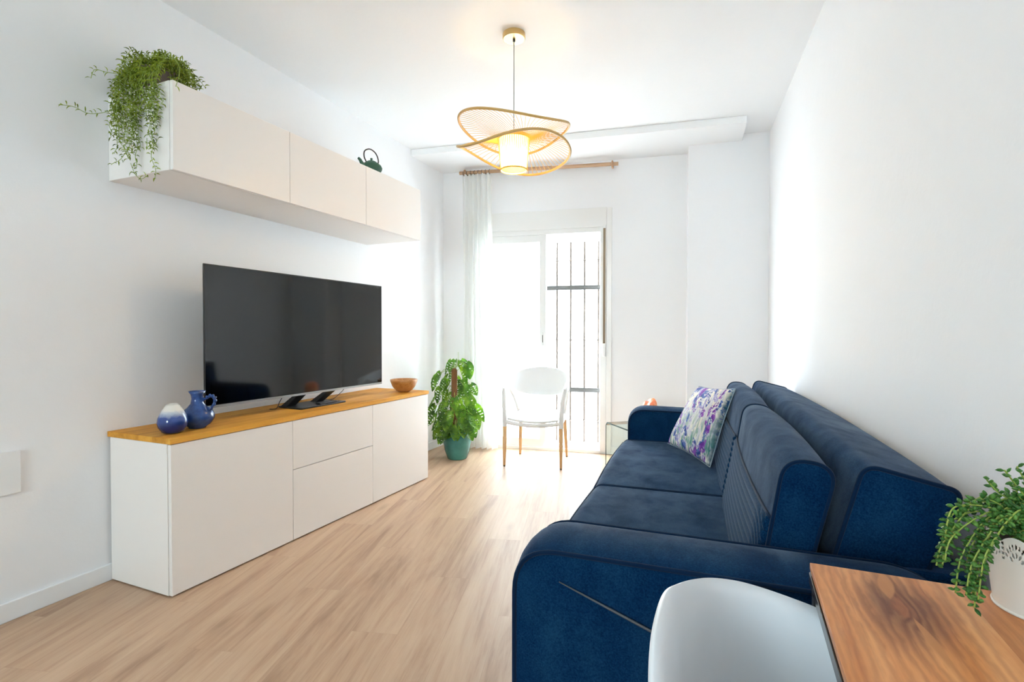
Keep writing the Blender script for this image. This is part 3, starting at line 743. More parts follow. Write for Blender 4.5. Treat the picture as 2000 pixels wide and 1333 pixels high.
# ------------------------------------------------------------------ monstera in teal pot
MP = Vector((-2.285, 4.06, 0)); mp_ = empty('potted_monstera', MP, 0, 'tall bushy monstera with holed leaves in a teal glazed pot on the floor', 'plant')
obj('pot', lathe(B(), [(0, 0), (.080, 0), (.088, .008), (.113, .08), (.125, .15), (.127, .205), (.124, .245), (.118, .245), (.119, .205), (.112, .18)], 48), M_teal, mp_, smooth=True)
obj('soil', lathe(B(), [(.117, .205), (.06, .215), (0, .22)], 24), M_soil, mp_, smooth=True)
obj('moss_pole', lathe(B(), [(.026, .2), (.026, .78), (.018, .80), (0, .802)], 16, c=(-.03, 0, 0), wob=lambda a, z: 1 + .05 * sin(7 * a + z * 60)), mat('coir_pole', (.23, .10, .04), .95), mp_, smooth=True)
def hole_leaf(bm, base, mid_dir, side, size, wid, droop, rnd):
    """heart-shaped leaf with a row of oval holes on each side of the midrib, drooping along its length"""
    mid_dir = mid_dir.normalized(); side = (side - mid_dir * side.dot(mid_dir)).normalized(); nor = side.cross(mid_dir)
    NU, NVv = 16, 20
    holes = [(sg * (.42 + rnd.uniform(-.05, .05)), .20 + .155 * q + (.03 if sg > 0 else 0), .27, .034) for q in range(4) for sg in (-1, 1)]
    holes += [(sg * .80, .28 + .2 * q, .13, .022) for q in range(2) for sg in (-1, 1) if rnd.random() < .6]
    def prof(v): return max(0.0, sin(pi * min(1, (v * .965 + .03)) ** .66)) ** .8 * wid
    g_ = []
    for j in range(NVv + 1):
        v = j / NVv; row = []; w_ = prof(v)
        for i in range(NU + 1):
            u = (i / NU) * 2 - 1
            y = v * size - .13 * size * abs(u) ** 1.6 * (1 - v) ** 2 + abs(u) * w_ * size * .10
            z = -droop * size * v * v - .30 * size * (abs(u) ** 1.7) * w_ + .012 * size * sin(v * 32) * abs(u)
            row.append(bm.verts.new(base + mid_dir * y + side * (u * w_ * size) + nor * z))
        g_.append(row)
    for j in range(NVv):
        for i in range(NU):
            u = ((i + .5) / NU) * 2 - 1; v = (j + .5) / NVv
            if any(((u - a) / c) ** 2 + ((v - b_ - abs(u) * .05) / d_) ** 2 < 1 for a, b_, c, d_ in holes): continue
            bm.faces.new((g_[j][i], g_[j][i + 1], g_[j + 1][i + 1], g_[j + 1][i]))
rnd = random.Random(9); lb_, sb_ = B(), B()
spots = []
for k in range(58):
    t = k / 57; z = .80 - .54 * t ** .85
    env = .07 + .12 * min(1, (1 - (z - .24) / .56) * 1.4)
    spots.append((z, env * rnd.uniform(.45, 1.0), k * 2.399 + rnd.uniform(-.3, .3)))
# crown and the side leaves that give the plant its outline
spots += [(.875, .03, -1.2), (.87, .05, .2), (.865, .05, 2.9), (.85, .10, .3), (.83, .12, .0), (.76, .14, 3.3), (.74, .15, 3.6), (.66, .14, .2), (.62, .15, 3.2), (.56, .17, 3.4), (.55, .15, -.2), (.47, .18, .35), (.46, .19, 3.3), (.40, .18, 3.7), (.40, .18, -.1), (.36, .13, -1.4), (.36, .15, -.7)]
spots += [(.30, .15, 3.5), (.28, .14, 3.9), (.33, .16, -.3), (.30, .10, -1.5), (.31, .12, -1.0)]
for z, rad, a in spots:
    if .56 < z < .80 and abs((a + 1.15 + pi) % (2 * pi) - pi) < .95: continue
    base0 = Vector((-.03, 0, min(z - .02, .78))); base = Vector((-.02 + rad * cos(a), rad * sin(a) * .9, z))
    base.x = max(base.x, lx(4.06) + .075 - MP.x)
    d = Vector((cos(a) * .30 + rnd.uniform(-.2, .2), sin(a) * .30 + rnd.uniform(-.2, .1), -1.0 + rnd.uniform(0, .35)))
    ta = a + rnd.uniform(-1.0, 1.0); side = Vector((-sin(ta), cos(ta), rnd.uniform(-.3, .3)))
    if abs(side.y) > .75: side = Vector((side.x + .7, side.y * .6, side.z))
    size = rnd.uniform(.115, .165)
    tip_x = MP.x + base.x + d.normalized().x * size
    if tip_x < lx(4.06) + .03: d.x = .05
    hole_leaf(lb_, base, d, side, size, rnd.uniform(.31, .39), rnd.uniform(.0, .2), rnd)
    tube(sb_, catmull([base0, (base0 + base) / 2 + Vector((0, 0, .05)), base], 4), .0022, 5)
tube(sb_, [(.005, 0, .80), (.01, 0, .90), (.01, 0, .945)], .0016, 5)
obj('foliage', lb_, M_leafbig, mp_, smooth=True); obj('stems', sb_, M_stem, mp_, smooth=True)

# ------------------------------------------------------------------ white armchair by the door
CA = radians(9.8); AC = Vector((-1.592, 4.235, 0))
ac = empty('armchair', AC, CA, 'white plastic armchair with pale wooden feet beside the garden door', 'chair')
legs = [(-.238, -.222, -.236, -.212), (.238, -.222, .236, -.212), (-.205, .235, -.19, .20), (.225, .235, .21, .20)]
for i, (fx, fy, tx, ty) in enumerate(legs):
    zt = .34
    lg = obj('leg', tube(B(), [(fx, fy, .006), (fx * .5 + tx * .5, fy * .5 + ty * .5, .17), (tx, ty, zt)], [.0105, .0155, .0185], 14), M_beech, ac, smooth=True)
    obj('foot_cap', tube(B(), [(fx, fy, .0), (fx, fy, .012)], [.009, .0112], 12), M_iron, lg, smooth=True)
# seat
b = B(); nu, nv = 24, 20; g2 = []
for j in range(nv + 1):
    v = j / nv * 2 - 1; row = []
    hw = .225 - .018 * (v + 1) ; 
    for i in range(nu + 1):
        u = i / nu * 2 - 1
        x = u * hw * (1 - .05 * v * v); y = v * .225 * (1 - .06 * u * u) - (.012 if v < 0 else 0) * (1 - u * u)
        z = .412 - .030 * (1 - u * u) * (1 - v * v * .5) - .022 * max(0, -v) ** 6 * (1 - .3 * u * u) + .012 * max(0, v) ** 3 
        row.append(b.verts.new((x, y, z)))
    g2.append(row)
for j in range(nv):
    for i in range(nu): b.faces.new((g2[j][i], g2[j][i + 1], g2[j + 1][i + 1], g2[j + 1][i]))
obj('seat', b, M_whiteplastic2, ac, smooth=True, solid=.012)
b = B(); tube(b, catmull([(-.235, -.212, .372), (-.12, -.222, .357), (0, -.228, .350), (.12, -.222, .357), (.235, -.212, .372)], 6), .016, 10, flat=1.0)
tube(b, catmull([(-.195, .2, .385), (0, .215, .39), (.21, .2, .385)], 6), .015, 10)
for s in (-1, 1): tube(b, catmull([(s * .236, -.212, .372), (s * .232, 0, .385), (s * .205, .2, .385)], 6), .014, 10)
obj('seat_frame', b, M_whiteplastic2, ac, smooth=True)
for s in (-1, 1):
    b = B(); tube(b, catmull([(s * .236, -.212, .335), (s * .240, -.214, .43), (s * .246, -.205, .54), (s * .256, -.165, .62), (s * .262, -.09, .665), (s * .262, .0, .69)], 7), [.019] * 8 + [.0175] * 28, 12)
    obj('front_upright', b, M_whiteplastic2, ac, smooth=True)
    b = B(); tube(b, catmull([((s * .20), .2, .335), (s * .212, .185, .43), (s * .235, .13, .54), (s * .258, .04, .64), (s * .262, -.02, .68)], 7), .0155, 12)
    obj('rear_upright', b, M_whiteplastic2, ac, smooth=True)
b = B(); n = 60; rows = []
for i in range(n + 1):
    t = i / n * 2 - 1; a = t * pi * .5 * 1.0
    # plan: U shape
    ax = sin(max(-1, min(1, t * 1.55)) * pi / 2); 
    if abs(t) <= .645: x = .262 * sin(t / .645 * pi / 2); y = -.02 + .265 * cos(t / .645 * pi / 2) ** .85
    else: x = .262 * (1 if t > 0 else -1); y = -.02 - (abs(t) - .645) * .50
    k = cos(min(1, abs(t) / .80) * pi / 2) ** 1.15           # 1 in the back centre, 0 on the arms
    zt = .684 + .120 * (k ** 1.0); zb = .655 - .105 * (k ** 1.1)
    if abs(t) > .8: zt -= (abs(t) - .8) * .13; zb -= (abs(t) - .8) * .05
    row = []
    for j in range(9):
        q = j / 8; z = zb + (zt - zb) * q
        lean = .045 * (q) * k
        row.append(b.verts.new((x * (1 + .03 * k * (q - .5)), y + lean - .012 * sin(pi * q) * -k, z)))
    rows.append(row)
for r1, r2 in zip(rows, rows[1:]):
    for j in range(8): b.faces.new((r1[j], r1[j + 1], r2[j + 1], r2[j]))
obj('backrest', b, M_whiteplastic2, ac, smooth=True, solid=.014, bev=.004)

# ------------------------------------------------------------------ glass side table and salt lamp
ga = math.atan2(-.77, .63); gt = empty('glass_side_table', (-1.0, 4.26, 0), ga, 'clear bent glass side table between the sofa and the garden door', 'side table')
LG, DG, HG, th = .45, .40, .385, .010
def ushape(o):
    pts = [(0 + o, 0), (0 + o, HG - .03 - 0), (0.012 + o * .8, HG - .010 - o * .8), (.03, HG - o), (LG - .03, HG - o), (LG - .012 - o * .8, HG - .010 - o * .8), (LG - o, HG - .03), (LG - o, 0)]
    return pts
outer, inner = ushape(0), ushape(th)
b = B()
for (p, q) in zip(outer, outer[1:]):
    b.faces.new([b.verts.new(v) for v in ((p[0], .001, p[1]), (q[0], .001, q[1]), (q[0], DG - .001, q[1]), (p[0], DG - .001, p[1]))])
obj('glass_body', b, M_tglass, gt)
b = B()
for y0_, y1_ in ((0, .002), (DG - .002, DG)):
    for (p, q, p2, q2) in zip(outer, outer[1:], inner, inner[1:]):
        vs = [b.verts.new((v[0], y, v[1])) for y in (y0_, y1_) for v in (p, q, q2, p2)]
        for f in ((0, 1, 2, 3), (7, 6, 5, 4), (0, 4, 5, 1), (1, 5, 6, 2), (2, 6, 7, 3), (3, 7, 4, 0)): b.faces.new([vs[i] for i in f])
obj('polished_edge', b, M_glassedge, gt)
sl = empty('salt_lamp', (-.630, 4.178, HG + .0005), 0, 'rough orange salt crystal lamp on the glass side table behind the sofa arm', 'lamp')
rn = random.Random(4); bumps = [(Vector((rn.gauss(0, 1), rn.gauss(0, 1), rn.gauss(0, 1))).normalized(), rn.uniform(.07, .20)) for _ in range(40)]
def rock(d):
    k = .84
    for v, h in bumps: k += h * max(0, d.dot(v) - .86) / .14
    return k
b = B(); blob(b, (0, 0, .108), .066, .062, .098, 26, 20, rock)
obj('salt_rock', b, M_salt, sl)
obj('wooden_base', lathe(B(), [(0, 0), (.05, 0), (.052, .02), (0, .02)], 24), M_bowl, sl, smooth=True)

# ------------------------------------------------------------------ sofa
SA = math.atan2(.0748, .9972); S0, T0 = 2.40, .10
SV = Vector((-.0748, .9972, 0)); TV_ = Vector((.9972, .0748, 0))
so = empty('sofa', SV * S0 + TV_ * T0, SA, 'navy blue velvet sofa bed along the right wall', 'sofa')
def to(t, s, z): return (t - T0, s - S0, z)
SF = Matrix.Translation(SV * S0 + TV_ * T0) @ Matrix.Rotation(SA, 4, 'Z')
def piping(prof, s, parent, r=.0045, name='piping', i0=None, i1=None, endo=0):
    pts = [Vector(to(p[0], s, p[1])) for p in (prof if i0 is None else prof[i0:i1])]
    return obj(name, tube(B(), pts, r, 8, closed=i0 is None), M_piping, parent, smooth=True)
# base
b = B(); box(b, -.395 - T0, .46 - T0, 1.33 - S0, 3.47 - S0, .055, .245)
obj('base', b, M_velvet, so, bev=.01)
for (t, s) in ((-.33, 1.22), (-.33, 3.58), (.40, 1.22), (.40, 3.58)):
    obj('foot', lathe(B(), [(0, 0), (.02, 0), (.026, .06), (0, .06)], 16, c=to(t, s, 0)), M_black, so, smooth=True)
# arms
ap = round_poly([(-.392, .05), (.55, .05), (.55, .53), (.44, .612), (-.392, .622)], [.02, .03, .05, .16, .105], 9)
for s0_, s1_ in ((1.15, 1.352), (3.452, 3.654)):
    b = B(); puffed(b, ap, s0_, s1_, .016, 10, to, .004)
    arm = obj('armrest', b, M_velvet, so, smooth=True, autosmooth=50)
    for sp in (s0_, s1_): piping(ap, sp, arm, .0055)
    if s0_ < 2:
        pts = [to(-.283, 1.1435, .558), to(-.16, 1.1415, .514), to(-.041, 1.1415, .470), to(.12, 1.1415, .411), to(.26, 1.1435, .360)]
        o = obj('grey_cord', tube(B(), pts, [.0012, .0030, .0032, .0032, .0012], 8), mat('grey_cord', (.075, .08, .09), .5), arm, smooth=True); o['label'] = 'thin grey cord running diagonally down the armrest side'
# seats
sp_ = round_poly([(-.425, .235), (.16, .235), (.14, .425), (-.425, .425)], [.02, .02, .03, .045], 7)
for s0_, s1_ in ((1.356, 2.378), (2.388, 3.448)):
    b = B(); puffed(b, sp_, s0_, s1_, .014, 12, to, .004)
    st_ = obj('seat_cushion', b, M_velvet, so, smooth=True, autosmooth=50)
    for s2 in (s0_ + .002, s1_ - .002): piping(sp_, s2, st_, .004)
    # long front edge piping
    b = B(); tube(b, [Vector(to(-.425 - .012 * sin(pi * k / 12) - .002, s0_ + (s1_ - s0_) * k / 12, .424 - .02)) for k in range(13)], .004, 8)
    obj('piping', b, M_piping, st_, smooth=True)
# back cushions
bprof_raw = [(.135, .415), (.170, .600), (.206, .826), (.318, .812), (.268, .600), (.225, .415)]
bp = round_poly(bprof_raw, [.01, .05, .060, .055, .10, .01], 9)
def face_t(z):      # front face of the back cushion
    for (t0, z0), (t1, z1) in zip(bprof_raw, bprof_raw[1:3]):
        if z0 <= z <= z1: return t0 + (t1 - t0) * (z - z0) / (z1 - z0)
    return bprof_raw[0][0]
for idx, (s0_, s1_) in enumerate(((1.378, 2.398), (2.408, 3.44))):
    b = B(); puffed(b, bp, s0_, s1_, .014, 14, to, .006)
    bc = obj('back_cushion', b, M_velvet, so, smooth=True, autosmooth=55)
    for s2 in (s0_ + .001, s1_ - .001): piping(bp, s2, bc, .0050)
    # quilted channel panel below the head roll
    z0, z1 = .425, .678; nu, nv = 230, 96; gg = []; b = B(); Ls = s1_ - s0_ - .03
    for j in range(nv + 1):
        z = z0 + (z1 - z0) * j / nv; row = []
        for i in range(nu + 1):
            s = s0_ + .015 + Ls * i / nu
            dn = (s - s0_ + .06) if idx == 0 else (s1_ - s + .06); ds = z1 - z
            e = math.hypot(max(0, .20 - dn), max(0, .20 - ds)); dist = .20 - e if (dn < .20 and ds < .20) else min(dn, ds)
            edge = min(j, nv - j) / 3.0; edge2 = min(i, nu - i) / 3.0
            amp = .0075 * min(1, edge, edge2)
            v = (s - s0_) / (s1_ - s0_); bul = .014 * sin(pi * v) ** .7
            h = abs(sin(pi * dist / .0235)) ** .6 * amp + .0015
            row.append(b.verts.new(to(face_t(z) - bul - h - .0062 + (.016 if (edge == 0 or edge2 == 0) else 0), s, z)))
        gg.append(row)
    for j in range(nv):
        for i in range(nu): b.faces.new((gg[j][i], gg[j][i + 1], gg[j + 1][i + 1], gg[j + 1][i]))
    obj('quilted_panel', b, M_quilt, bc, smooth=True)
    b = B(); tube(b, [Vector(to(face_t(z1) - .014 * sin(pi * k / 24) ** .7 - .005, s0_ + .004 + (s1_ - s0_ - .008) * k / 24, z1)) for k in range(25)], .0032, 8)
    obj('seam', b, M_piping, bc, smooth=True)
# tall rear backrest panel
rp_raw = [(.262, .30), (.312, .60), (.370, .822), (.556, .776), (.482, .560), (.44, .30)]
rp = round_poly(rp_raw, [.01, .08, .036, .026, .08, .01], 9)
b = B(); puffed(b, rp, 1.385, 3.60, .016, 18, to, .006)
rpo = obj('rear_backrest', b, M_velvet, so, smooth=True, autosmooth=50)
for s2 in (1.386, 3.599): piping(rp, s2, rpo, .0055)
b = B(); box(b, .43 - T0, .575 - T0, 1.36 - S0, 3.60 - S0, .05, .60); obj('rear_frame', b, M_velvet, so, bev=.01)

# ------------------------------------------------------------------ scatter cushion
def cush():
    m = mat('lavender_print', (.8, .8, .75), .7, spec=.2); g = N(m, 'ShaderNodeTexCoord')
    mp = mapping(m, g.outputs['UV'], (7, 2.3, 1), rot=(0, 0, -.22)); n1 = noise(m, mp.outputs[0], 1.3, 4, .6, 1.0)
    base = ramp(m, [(.36, (.74, .72, .66)), (.47, (.82, .79, .72)), (.52, (.55, .58, .66)), (.58, (.68, .70, .74)), (.68, (.80, .80, .74))]); L(m, n1.outputs[0], base.inputs[0])
    # green stalks low on the cover
    n2 = noise(m, mapping(m, g.outputs['UV'], (16, 2.6, 1), rot=(0, 0, -.15), loc=(3, 1, 0)).outputs[0], 1.2, 3, .6, .8)
    gm = ramp(m, [(.52, (0, 0, 0)), (.58, (1, 1, 1))]); L(m, n2.outputs[0], gm.inputs[0])
    sp = N(m, 'ShaderNodeSeparateXYZ'); L(m, g.outputs['UV'], sp.inputs[0])
    low = ramp(m, [(.18, (1, 1, 1)), (.72, (.0, .0, .0))]); L(m, sp.outputs[1], low.inputs[0])
    c = mixc(m, math_(m, 'MULTIPLY', gm.outputs[0], low.outputs[0]), base.outputs[0], (.10, .30, .25))
    # blossom dabs
    def dabs(c, sc, loc, th, col1, col2, mask_scale, mth):
        n = noise(m, mapping(m, g.outputs['UV'], (sc, sc * .85, 1), loc=loc).outputs[0], 1.0, 3, .65, .5)
        mk = noise(m, mapping(m, g.outputs['UV'], (mask_scale * 1.7, mask_scale * .55, 1), rot=(0, 0, -.28), loc=loc).outputs[0], 1.0, 1, .5)
        a = ramp(m, [(th, (0, 0, 0)), (th + .02, (1, 1, 1))]); L(m, n.outputs[0], a.inputs[0])
        k = ramp(m, [(mth, (0, 0, 0)), (mth + .03, (1, 1, 1))]); L(m, mk.outputs[0], k.inputs[0])
        cc = noise(m, mapping(m, g.outputs['UV'], (sc * 1.6, sc * 1.6, 1), loc=(loc[1], loc[0], 0)).outputs[0], 1.0, 2)
        cr = ramp(m, [(.44, col1), (.54, col2)]); L(m, cc.outputs[0], cr.inputs[0])
        return mixc(m, math_(m, 'MULTIPLY', a.outputs[0], k.outputs[0]), c, cr.outputs[0])
    c = dabs(c, 13, (1.3, 4.2, 0), .52, (.30, .25, .52), (.45, .45, .68), 4.0, .50)
    c = dabs(c, 11, (5.1, .7, 0), .49, (.025, .06, .26), (.10, .17, .46), 4.2, .53)
    c = dabs(c, 10, (8.2, 2.9, 0), .49, (.14, .035, .32), (.28, .10, .48), 4.2, .56)
    # shading along the right edge, painted into the cover as deep teal
    n3 = noise(m, mapping(m, g.outputs['UV'], (14, 14, 1)).outputs[0], 1, 3); bo = math_(m, 'MULTIPLY_ADD', n3.outputs[0], .16, sp.outputs[0])
    bm_ = ramp(m, [(.0, (0, 0, 0)), (1.0, (1, 1, 1))]); bm_.color_ramp.elements[0].position = .9; bo = math_(m, 'SUBTRACT', bo, .105); L(m, bo, bm_.inputs[0])
    c = mixc(m, bm_.outputs[0], c, (.035, .12, .15))
    L(m, c, BS(m).inputs['Base Color']); f = noise(m, g.outputs['Object'], 380, 2); bump(m, f.outputs[0], .2, .002)
    return m
M_cush = cush()
def LW(s, t, z): return SV * s + TV_ * t + Vector((0, 0, z))
BRc, TRc, TLc, BLc = LW(2.82, .085, .440), LW(2.82, .200, .842), LW(3.19, .035, .812), LW(3.168, -.135, .475)
cc = (BRc + BLc) / 2; cu_ = empty('scatter_cushion', cc, 0, 'lavender print square cushion leaning on the far sofa seat', 'cushion')
nrm = ((BRc - BLc).cross(TLc - BLc)).normalized()
if nrm.x > 0: nrm = -nrm
b = B(); uvl = b.loops.layers.uv.new('UVMap'); nn = 34
def cpt(u, v, sgn):
    p = BLc.lerp(BRc, u).lerp(TLc.lerp(TRc, u), v)
    a = max(0, 4 * u * (1 - u)); q = max(0, 4 * v * (1 - v))
    # edges bow inwards, corners stay pointed
    mid_ = (BLc + BRc + TLc + TRc) / 4
    pinch = .045 * (max(0, 4 * u * (1 - u)) * (1 - q) ** 3 + q * (1 - a) ** 3)
    p = p + (mid_ - p) * pinch * 1.2
    hgt = .068 * (a * q) ** .42
    wr = .004 * sin(u * 19 + v * 7) * (1 - a * q) * (a * q) ** .3
    return p + nrm * ((sgn if sgn >= 0 else -.38) * hgt + wr) - cc
for sgn in (1, -1):
    gg = [[b.verts.new(cpt(i / nn, j / nn, sgn)) for i in range(nn + 1)] for j in range(nn + 1)]
    for j in range(nn):
        for i in range(nn):
            f = b.faces.new((gg[j][i], gg[j][i + 1], gg[j + 1][i + 1], gg[j + 1][i]))
            for lp, (uu, vv) in zip(f.loops, ((i, j), (i + 1, j), (i + 1, j + 1), (i, j + 1))): lp[uvl].uv = (uu / nn, vv / nn)
obj('cover', b, M_cush, cu_, smooth=True)
b = B(); edge = [cpt(k / 20, 0, 0) for k in range(20)] + [cpt(1, k / 20, 0) for k in range(20)] + [cpt(1 - k / 20, 1, 0) for k in range(20)] + [cpt(0, 1 - k / 20, 0) for k in range(20)]
tube(b, edge, .003, 6, closed=True); obj('piping', b, mat('cushion_piping', (.30, .38, .45), .8), cu_, smooth=True)

# ------------------------------------------------------------------ dining table by the camera
TX0, TX1, TY0, TY1, TZ = .112, .545, -.55, .990, .740
dt = empty('dining_table', (.33, .22, 0), 0, 'small brown wooden table with black frame against the right wall', 'table')
def D_(bm): bmesh.ops.translate(bm, verts=bm.verts, vec=(-.33, -.22, 0)); return bm
def table_wood():
    m = mat('pine_tabletop', (.5, .25, .12), .4, spec=.22); g = N(m, 'ShaderNodeTexCoord'); sp = N(m, 'ShaderNodeSeparateXYZ'); L(m, g.outputs['Object'], sp.inputs[0])
    x, y = sp.outputs[0], sp.outputs[1]
    st = math_(m, 'FLOOR', math_(m, 'DIVIDE', math_(m, 'ADD', x, 2.0), .052))
    wn = N(m, 'ShaderNodeTexWhiteNoise', noise_dimensions='1D'); L(m, st, wn.inputs['W'])
    # knot field: distance from the knot centre, stretched along the grain
    KX, KY = -.118, .655
    dx = math_(m, 'DIVIDE', math_(m, 'SUBTRACT', x, KX), .040); dy = math_(m, 'DIVIDE', math_(m, 'SUBTRACT', y, KY), .085)
    d = math_(m, 'SQRT', math_(m, 'ADD', math_(m, 'MULTIPLY', dx, dx), math_(m, 'MULTIPLY', dy, dy)))
    pull = math_(m, 'DIVIDE', 1.0, math_(m, 'ADD', 1.0, math_(m, 'MULTIPLY', d, d)))
    nz = noise(m, mapping(m, g.outputs['Object'], (22, 5, 1)).outputs[0], 1.0, 4, .6)
    # growth rings run along y and bend round the knot
    coord = math_(m, 'ADD', math_(m, 'MULTIPLY', x, 430), math_(m, 'ADD', math_(m, 'MULTIPLY', nz.outputs[0], 22), math_(m, 'MULTIPLY', wn.outputs[0], 40)))
    ringc = math_(m, 'ADD', coord, math_(m, 'MULTIPLY', pull, math_(m, 'MULTIPLY', d, 26)))
    rings = math_(m, 'MULTIPLY_ADD', math_(m, 'SINE', ringc), .5, .5)
    big = noise(m, mapping(m, g.outputs['Object'], (26, 2.2, 1)).outputs[0], 1.0, 5, .6, .5)
    fin = noise(m, mapping(m, g.outputs['Object'], (240, 7, 1)).outputs[0], 1.0, 3, .6)
    s = math_(m, 'ADD', math_(m, 'MULTIPLY', big.outputs[0], .60), math_(m, 'MULTIPLY', wn.outputs[0], .26)); s = math_(m, 'MULTIPLY_ADD', fin.outputs[0], .12, s)
    r = ramp(m, [(.30, (.40, .125, .034)), (.42, (.54, .205, .068)), (.54, (.66, .285, .105)), (.68, (.76, .38, .16))]); L(m, s, r.inputs[0])
    c = mixc(m, math_(m, 'MULTIPLY', rings, math_(m, 'MULTIPLY_ADD', pull, .70, .13)), r.outputs[0], (.15, .040, .014))
    kd = ramp(m, [(.0, (1, 1, 1)), (.40, (.70, .70, .70)), (1.0, (0, 0, 0))]); nd = math_(m, 'MULTIPLY_ADD', math_(m, 'SUBTRACT', nz.outputs[0], .5), 2.3, d); L(m, math_(m, 'DIVIDE', nd, 1.7), kd.inputs[0])
    c = mixc(m, math_(m, 'MULTIPLY', kd.outputs[0], .88), c, (.105, .024, .011))
    # pale splinter-shaped flares leaving the knot along the grain
    def flare(c, cx, cy, sx, sy, sl):
        ex = math_(m, 'DIVIDE', math_(m, 'SUBTRACT', x, math_(m, 'MULTIPLY_ADD', math_(m, 'SUBTRACT', y, cy), sl, cx)), sx); ey = math_(m, 'DIVIDE', math_(m, 'SUBTRACT', y, cy), sy)
        e = math_(m, 'ADD', math_(m, 'ABSOLUTE', ex), math_(m, 'MULTIPLY', ey, ey)); e = math_(m, 'MULTIPLY_ADD', math_(m, 'SUBTRACT', nz.outputs[0], .5), .5, e)
        k = N(m, 'ShaderNodeMapRange', interpolation_type='SMOOTHSTEP'); k.inputs[1].default_value = .7; k.inputs[2].default_value = 1.05; k.inputs[3].default_value = .8; k.inputs[4].default_value = 0; L(m, e, k.inputs[0])
        return mixc(m, k.outputs[0], c, (.50, .215, .078))
    c = flare(c, KX + .012, KY - .080, .0065, .060, -.10); c = flare(c, KX - .004, KY + .072, .011, .050, .10)
    # small bright core of the knot
    k0 = ramp(m, [(.10, (1, 1, 1)), (.32, (0, 0, 0))]); L(m, nd, k0.inputs[0]); c = mixc(m, math_(m, 'MULTIPLY', k0.outputs[0], .6), c, (.38, .12, .04))
    L(m, c, BS(m).inputs['Base Color']); BS(m).inputs['Roughness'].default_value = .38
    return m
b = B(); box(b, TX0, TX1 - .10 * 0, TY0, TY1, TZ - .011, TZ); obj('tabletop', D_(b), table_wood(), dt, bev=.0012)
b = B(); box(b, TX0 + .003, TX1 - .01, TY0 + .01, TY1 - .004, TZ - .0165, TZ - .012); obj('spacer', D_(b), M_black, dt)
b = B(); box(b, TX0 - .001, TX1 - .004, TY0 + .002, TY1 + .001, TZ - .034, TZ - .0165); obj('lower_leaf', D_(b), mat('dark_leaf', (.06, .045, .038), .22, metal=.35), dt, bev=.001)
b = B(); box(b, TX0 + .008, TX0 + .028, TY0 + .03, TY1 - .03, TZ - .055, TZ - .034); box(b, TX1 - .04, TX1 - .02, TY0 + .03, TY1 - .03, TZ - .055, TZ - .034)
box(b, TX0 + .008, TX1 - .02, TY1 - .035, TY1 - .015, TZ - .055, TZ - .034); obj('apron', D_(b), M_blackmetal, dt)
for (x, y) in ((TX0 + .003, TY1 - .032), (TX1 - .035, TY1 - .032), (TX0 + .003, TY0 + .01), (TX1 - .035, TY0 + .01)):
    b = B(); box(b, x, x + .03, y, y + .03, 0, TZ - .034); obj('leg', D_(b), M_blackmetal, dt, bev=.002)

# ------------------------------------------------------------------ tub chair tucked under the table
YC = .655; tc = empty('tub_chair', (.17, YC, 0), 0, 'smooth white moulded tub chair tucked under the brown table', 'chair')
half = [(0, -.069, .785), (.06, -.068, .778), (.12, -.061, .760), (.18, -.047, .742), (.225, -.026, .728), (.258, .009, .715), (.277, .047, .702), (.284, .09, .690), (.286, .13, .678), (.280, .21, .650), (.262, .28, .60), (.235, .335, .53), (.19, .375, .475), (.10, .395, .452), (0, .40, .448)]
rimp = [Vector((x, YC + v, z)) for v, x, z in half] + [Vector((x, YC - v, z)) for v, x, z in half[-2:0:-1]]
rc = catmull(rimp, 5, closed=True)
b = B(); K = 22; rings = []
ctr = Vector((.19, YC, .432))
for k in range(K + 1):
    t = k / K; row = []
    for p in rc:
        d = p - ctr; lip = .017 * max(0, 1 - t / .11) ** 2
        hf = 1 - t ** 2.1 * .999 ; hf = max(.0, hf)
        zf = (1 - t) ** 1.75
        hd_ = Vector((d.x, d.y, 0)); hl = hd_.length
        q = Vector((ctr.x, ctr.y, 0)) + hd_ * hf + (hd_ / max(hl, 1e-6)) * lip
        row.append(b.verts.new((q.x - .17, q.y - YC, ctr.z + d.z * zf)))
    rings.append(row)
nr = len(rc)
for a, c_ in zip(rings, rings[1:]):
    for i in range(nr): b.faces.new((a[i], a[(i + 1) % nr], c_[(i + 1) % nr], c_[i]))
obj('shell', b, M_whiteplastic, tc, smooth=True, solid=.007)
for sx_ in (-1, 1):
    for sy_ in (-1, 1):
        obj('leg', tube(B(), [(.02 + sx_ * .19, sy_ * .20, .0), (.02 + sx_ * .10, sy_ * .11, .44)], [.011, .016], 12), M_beech, tc, smooth=True)

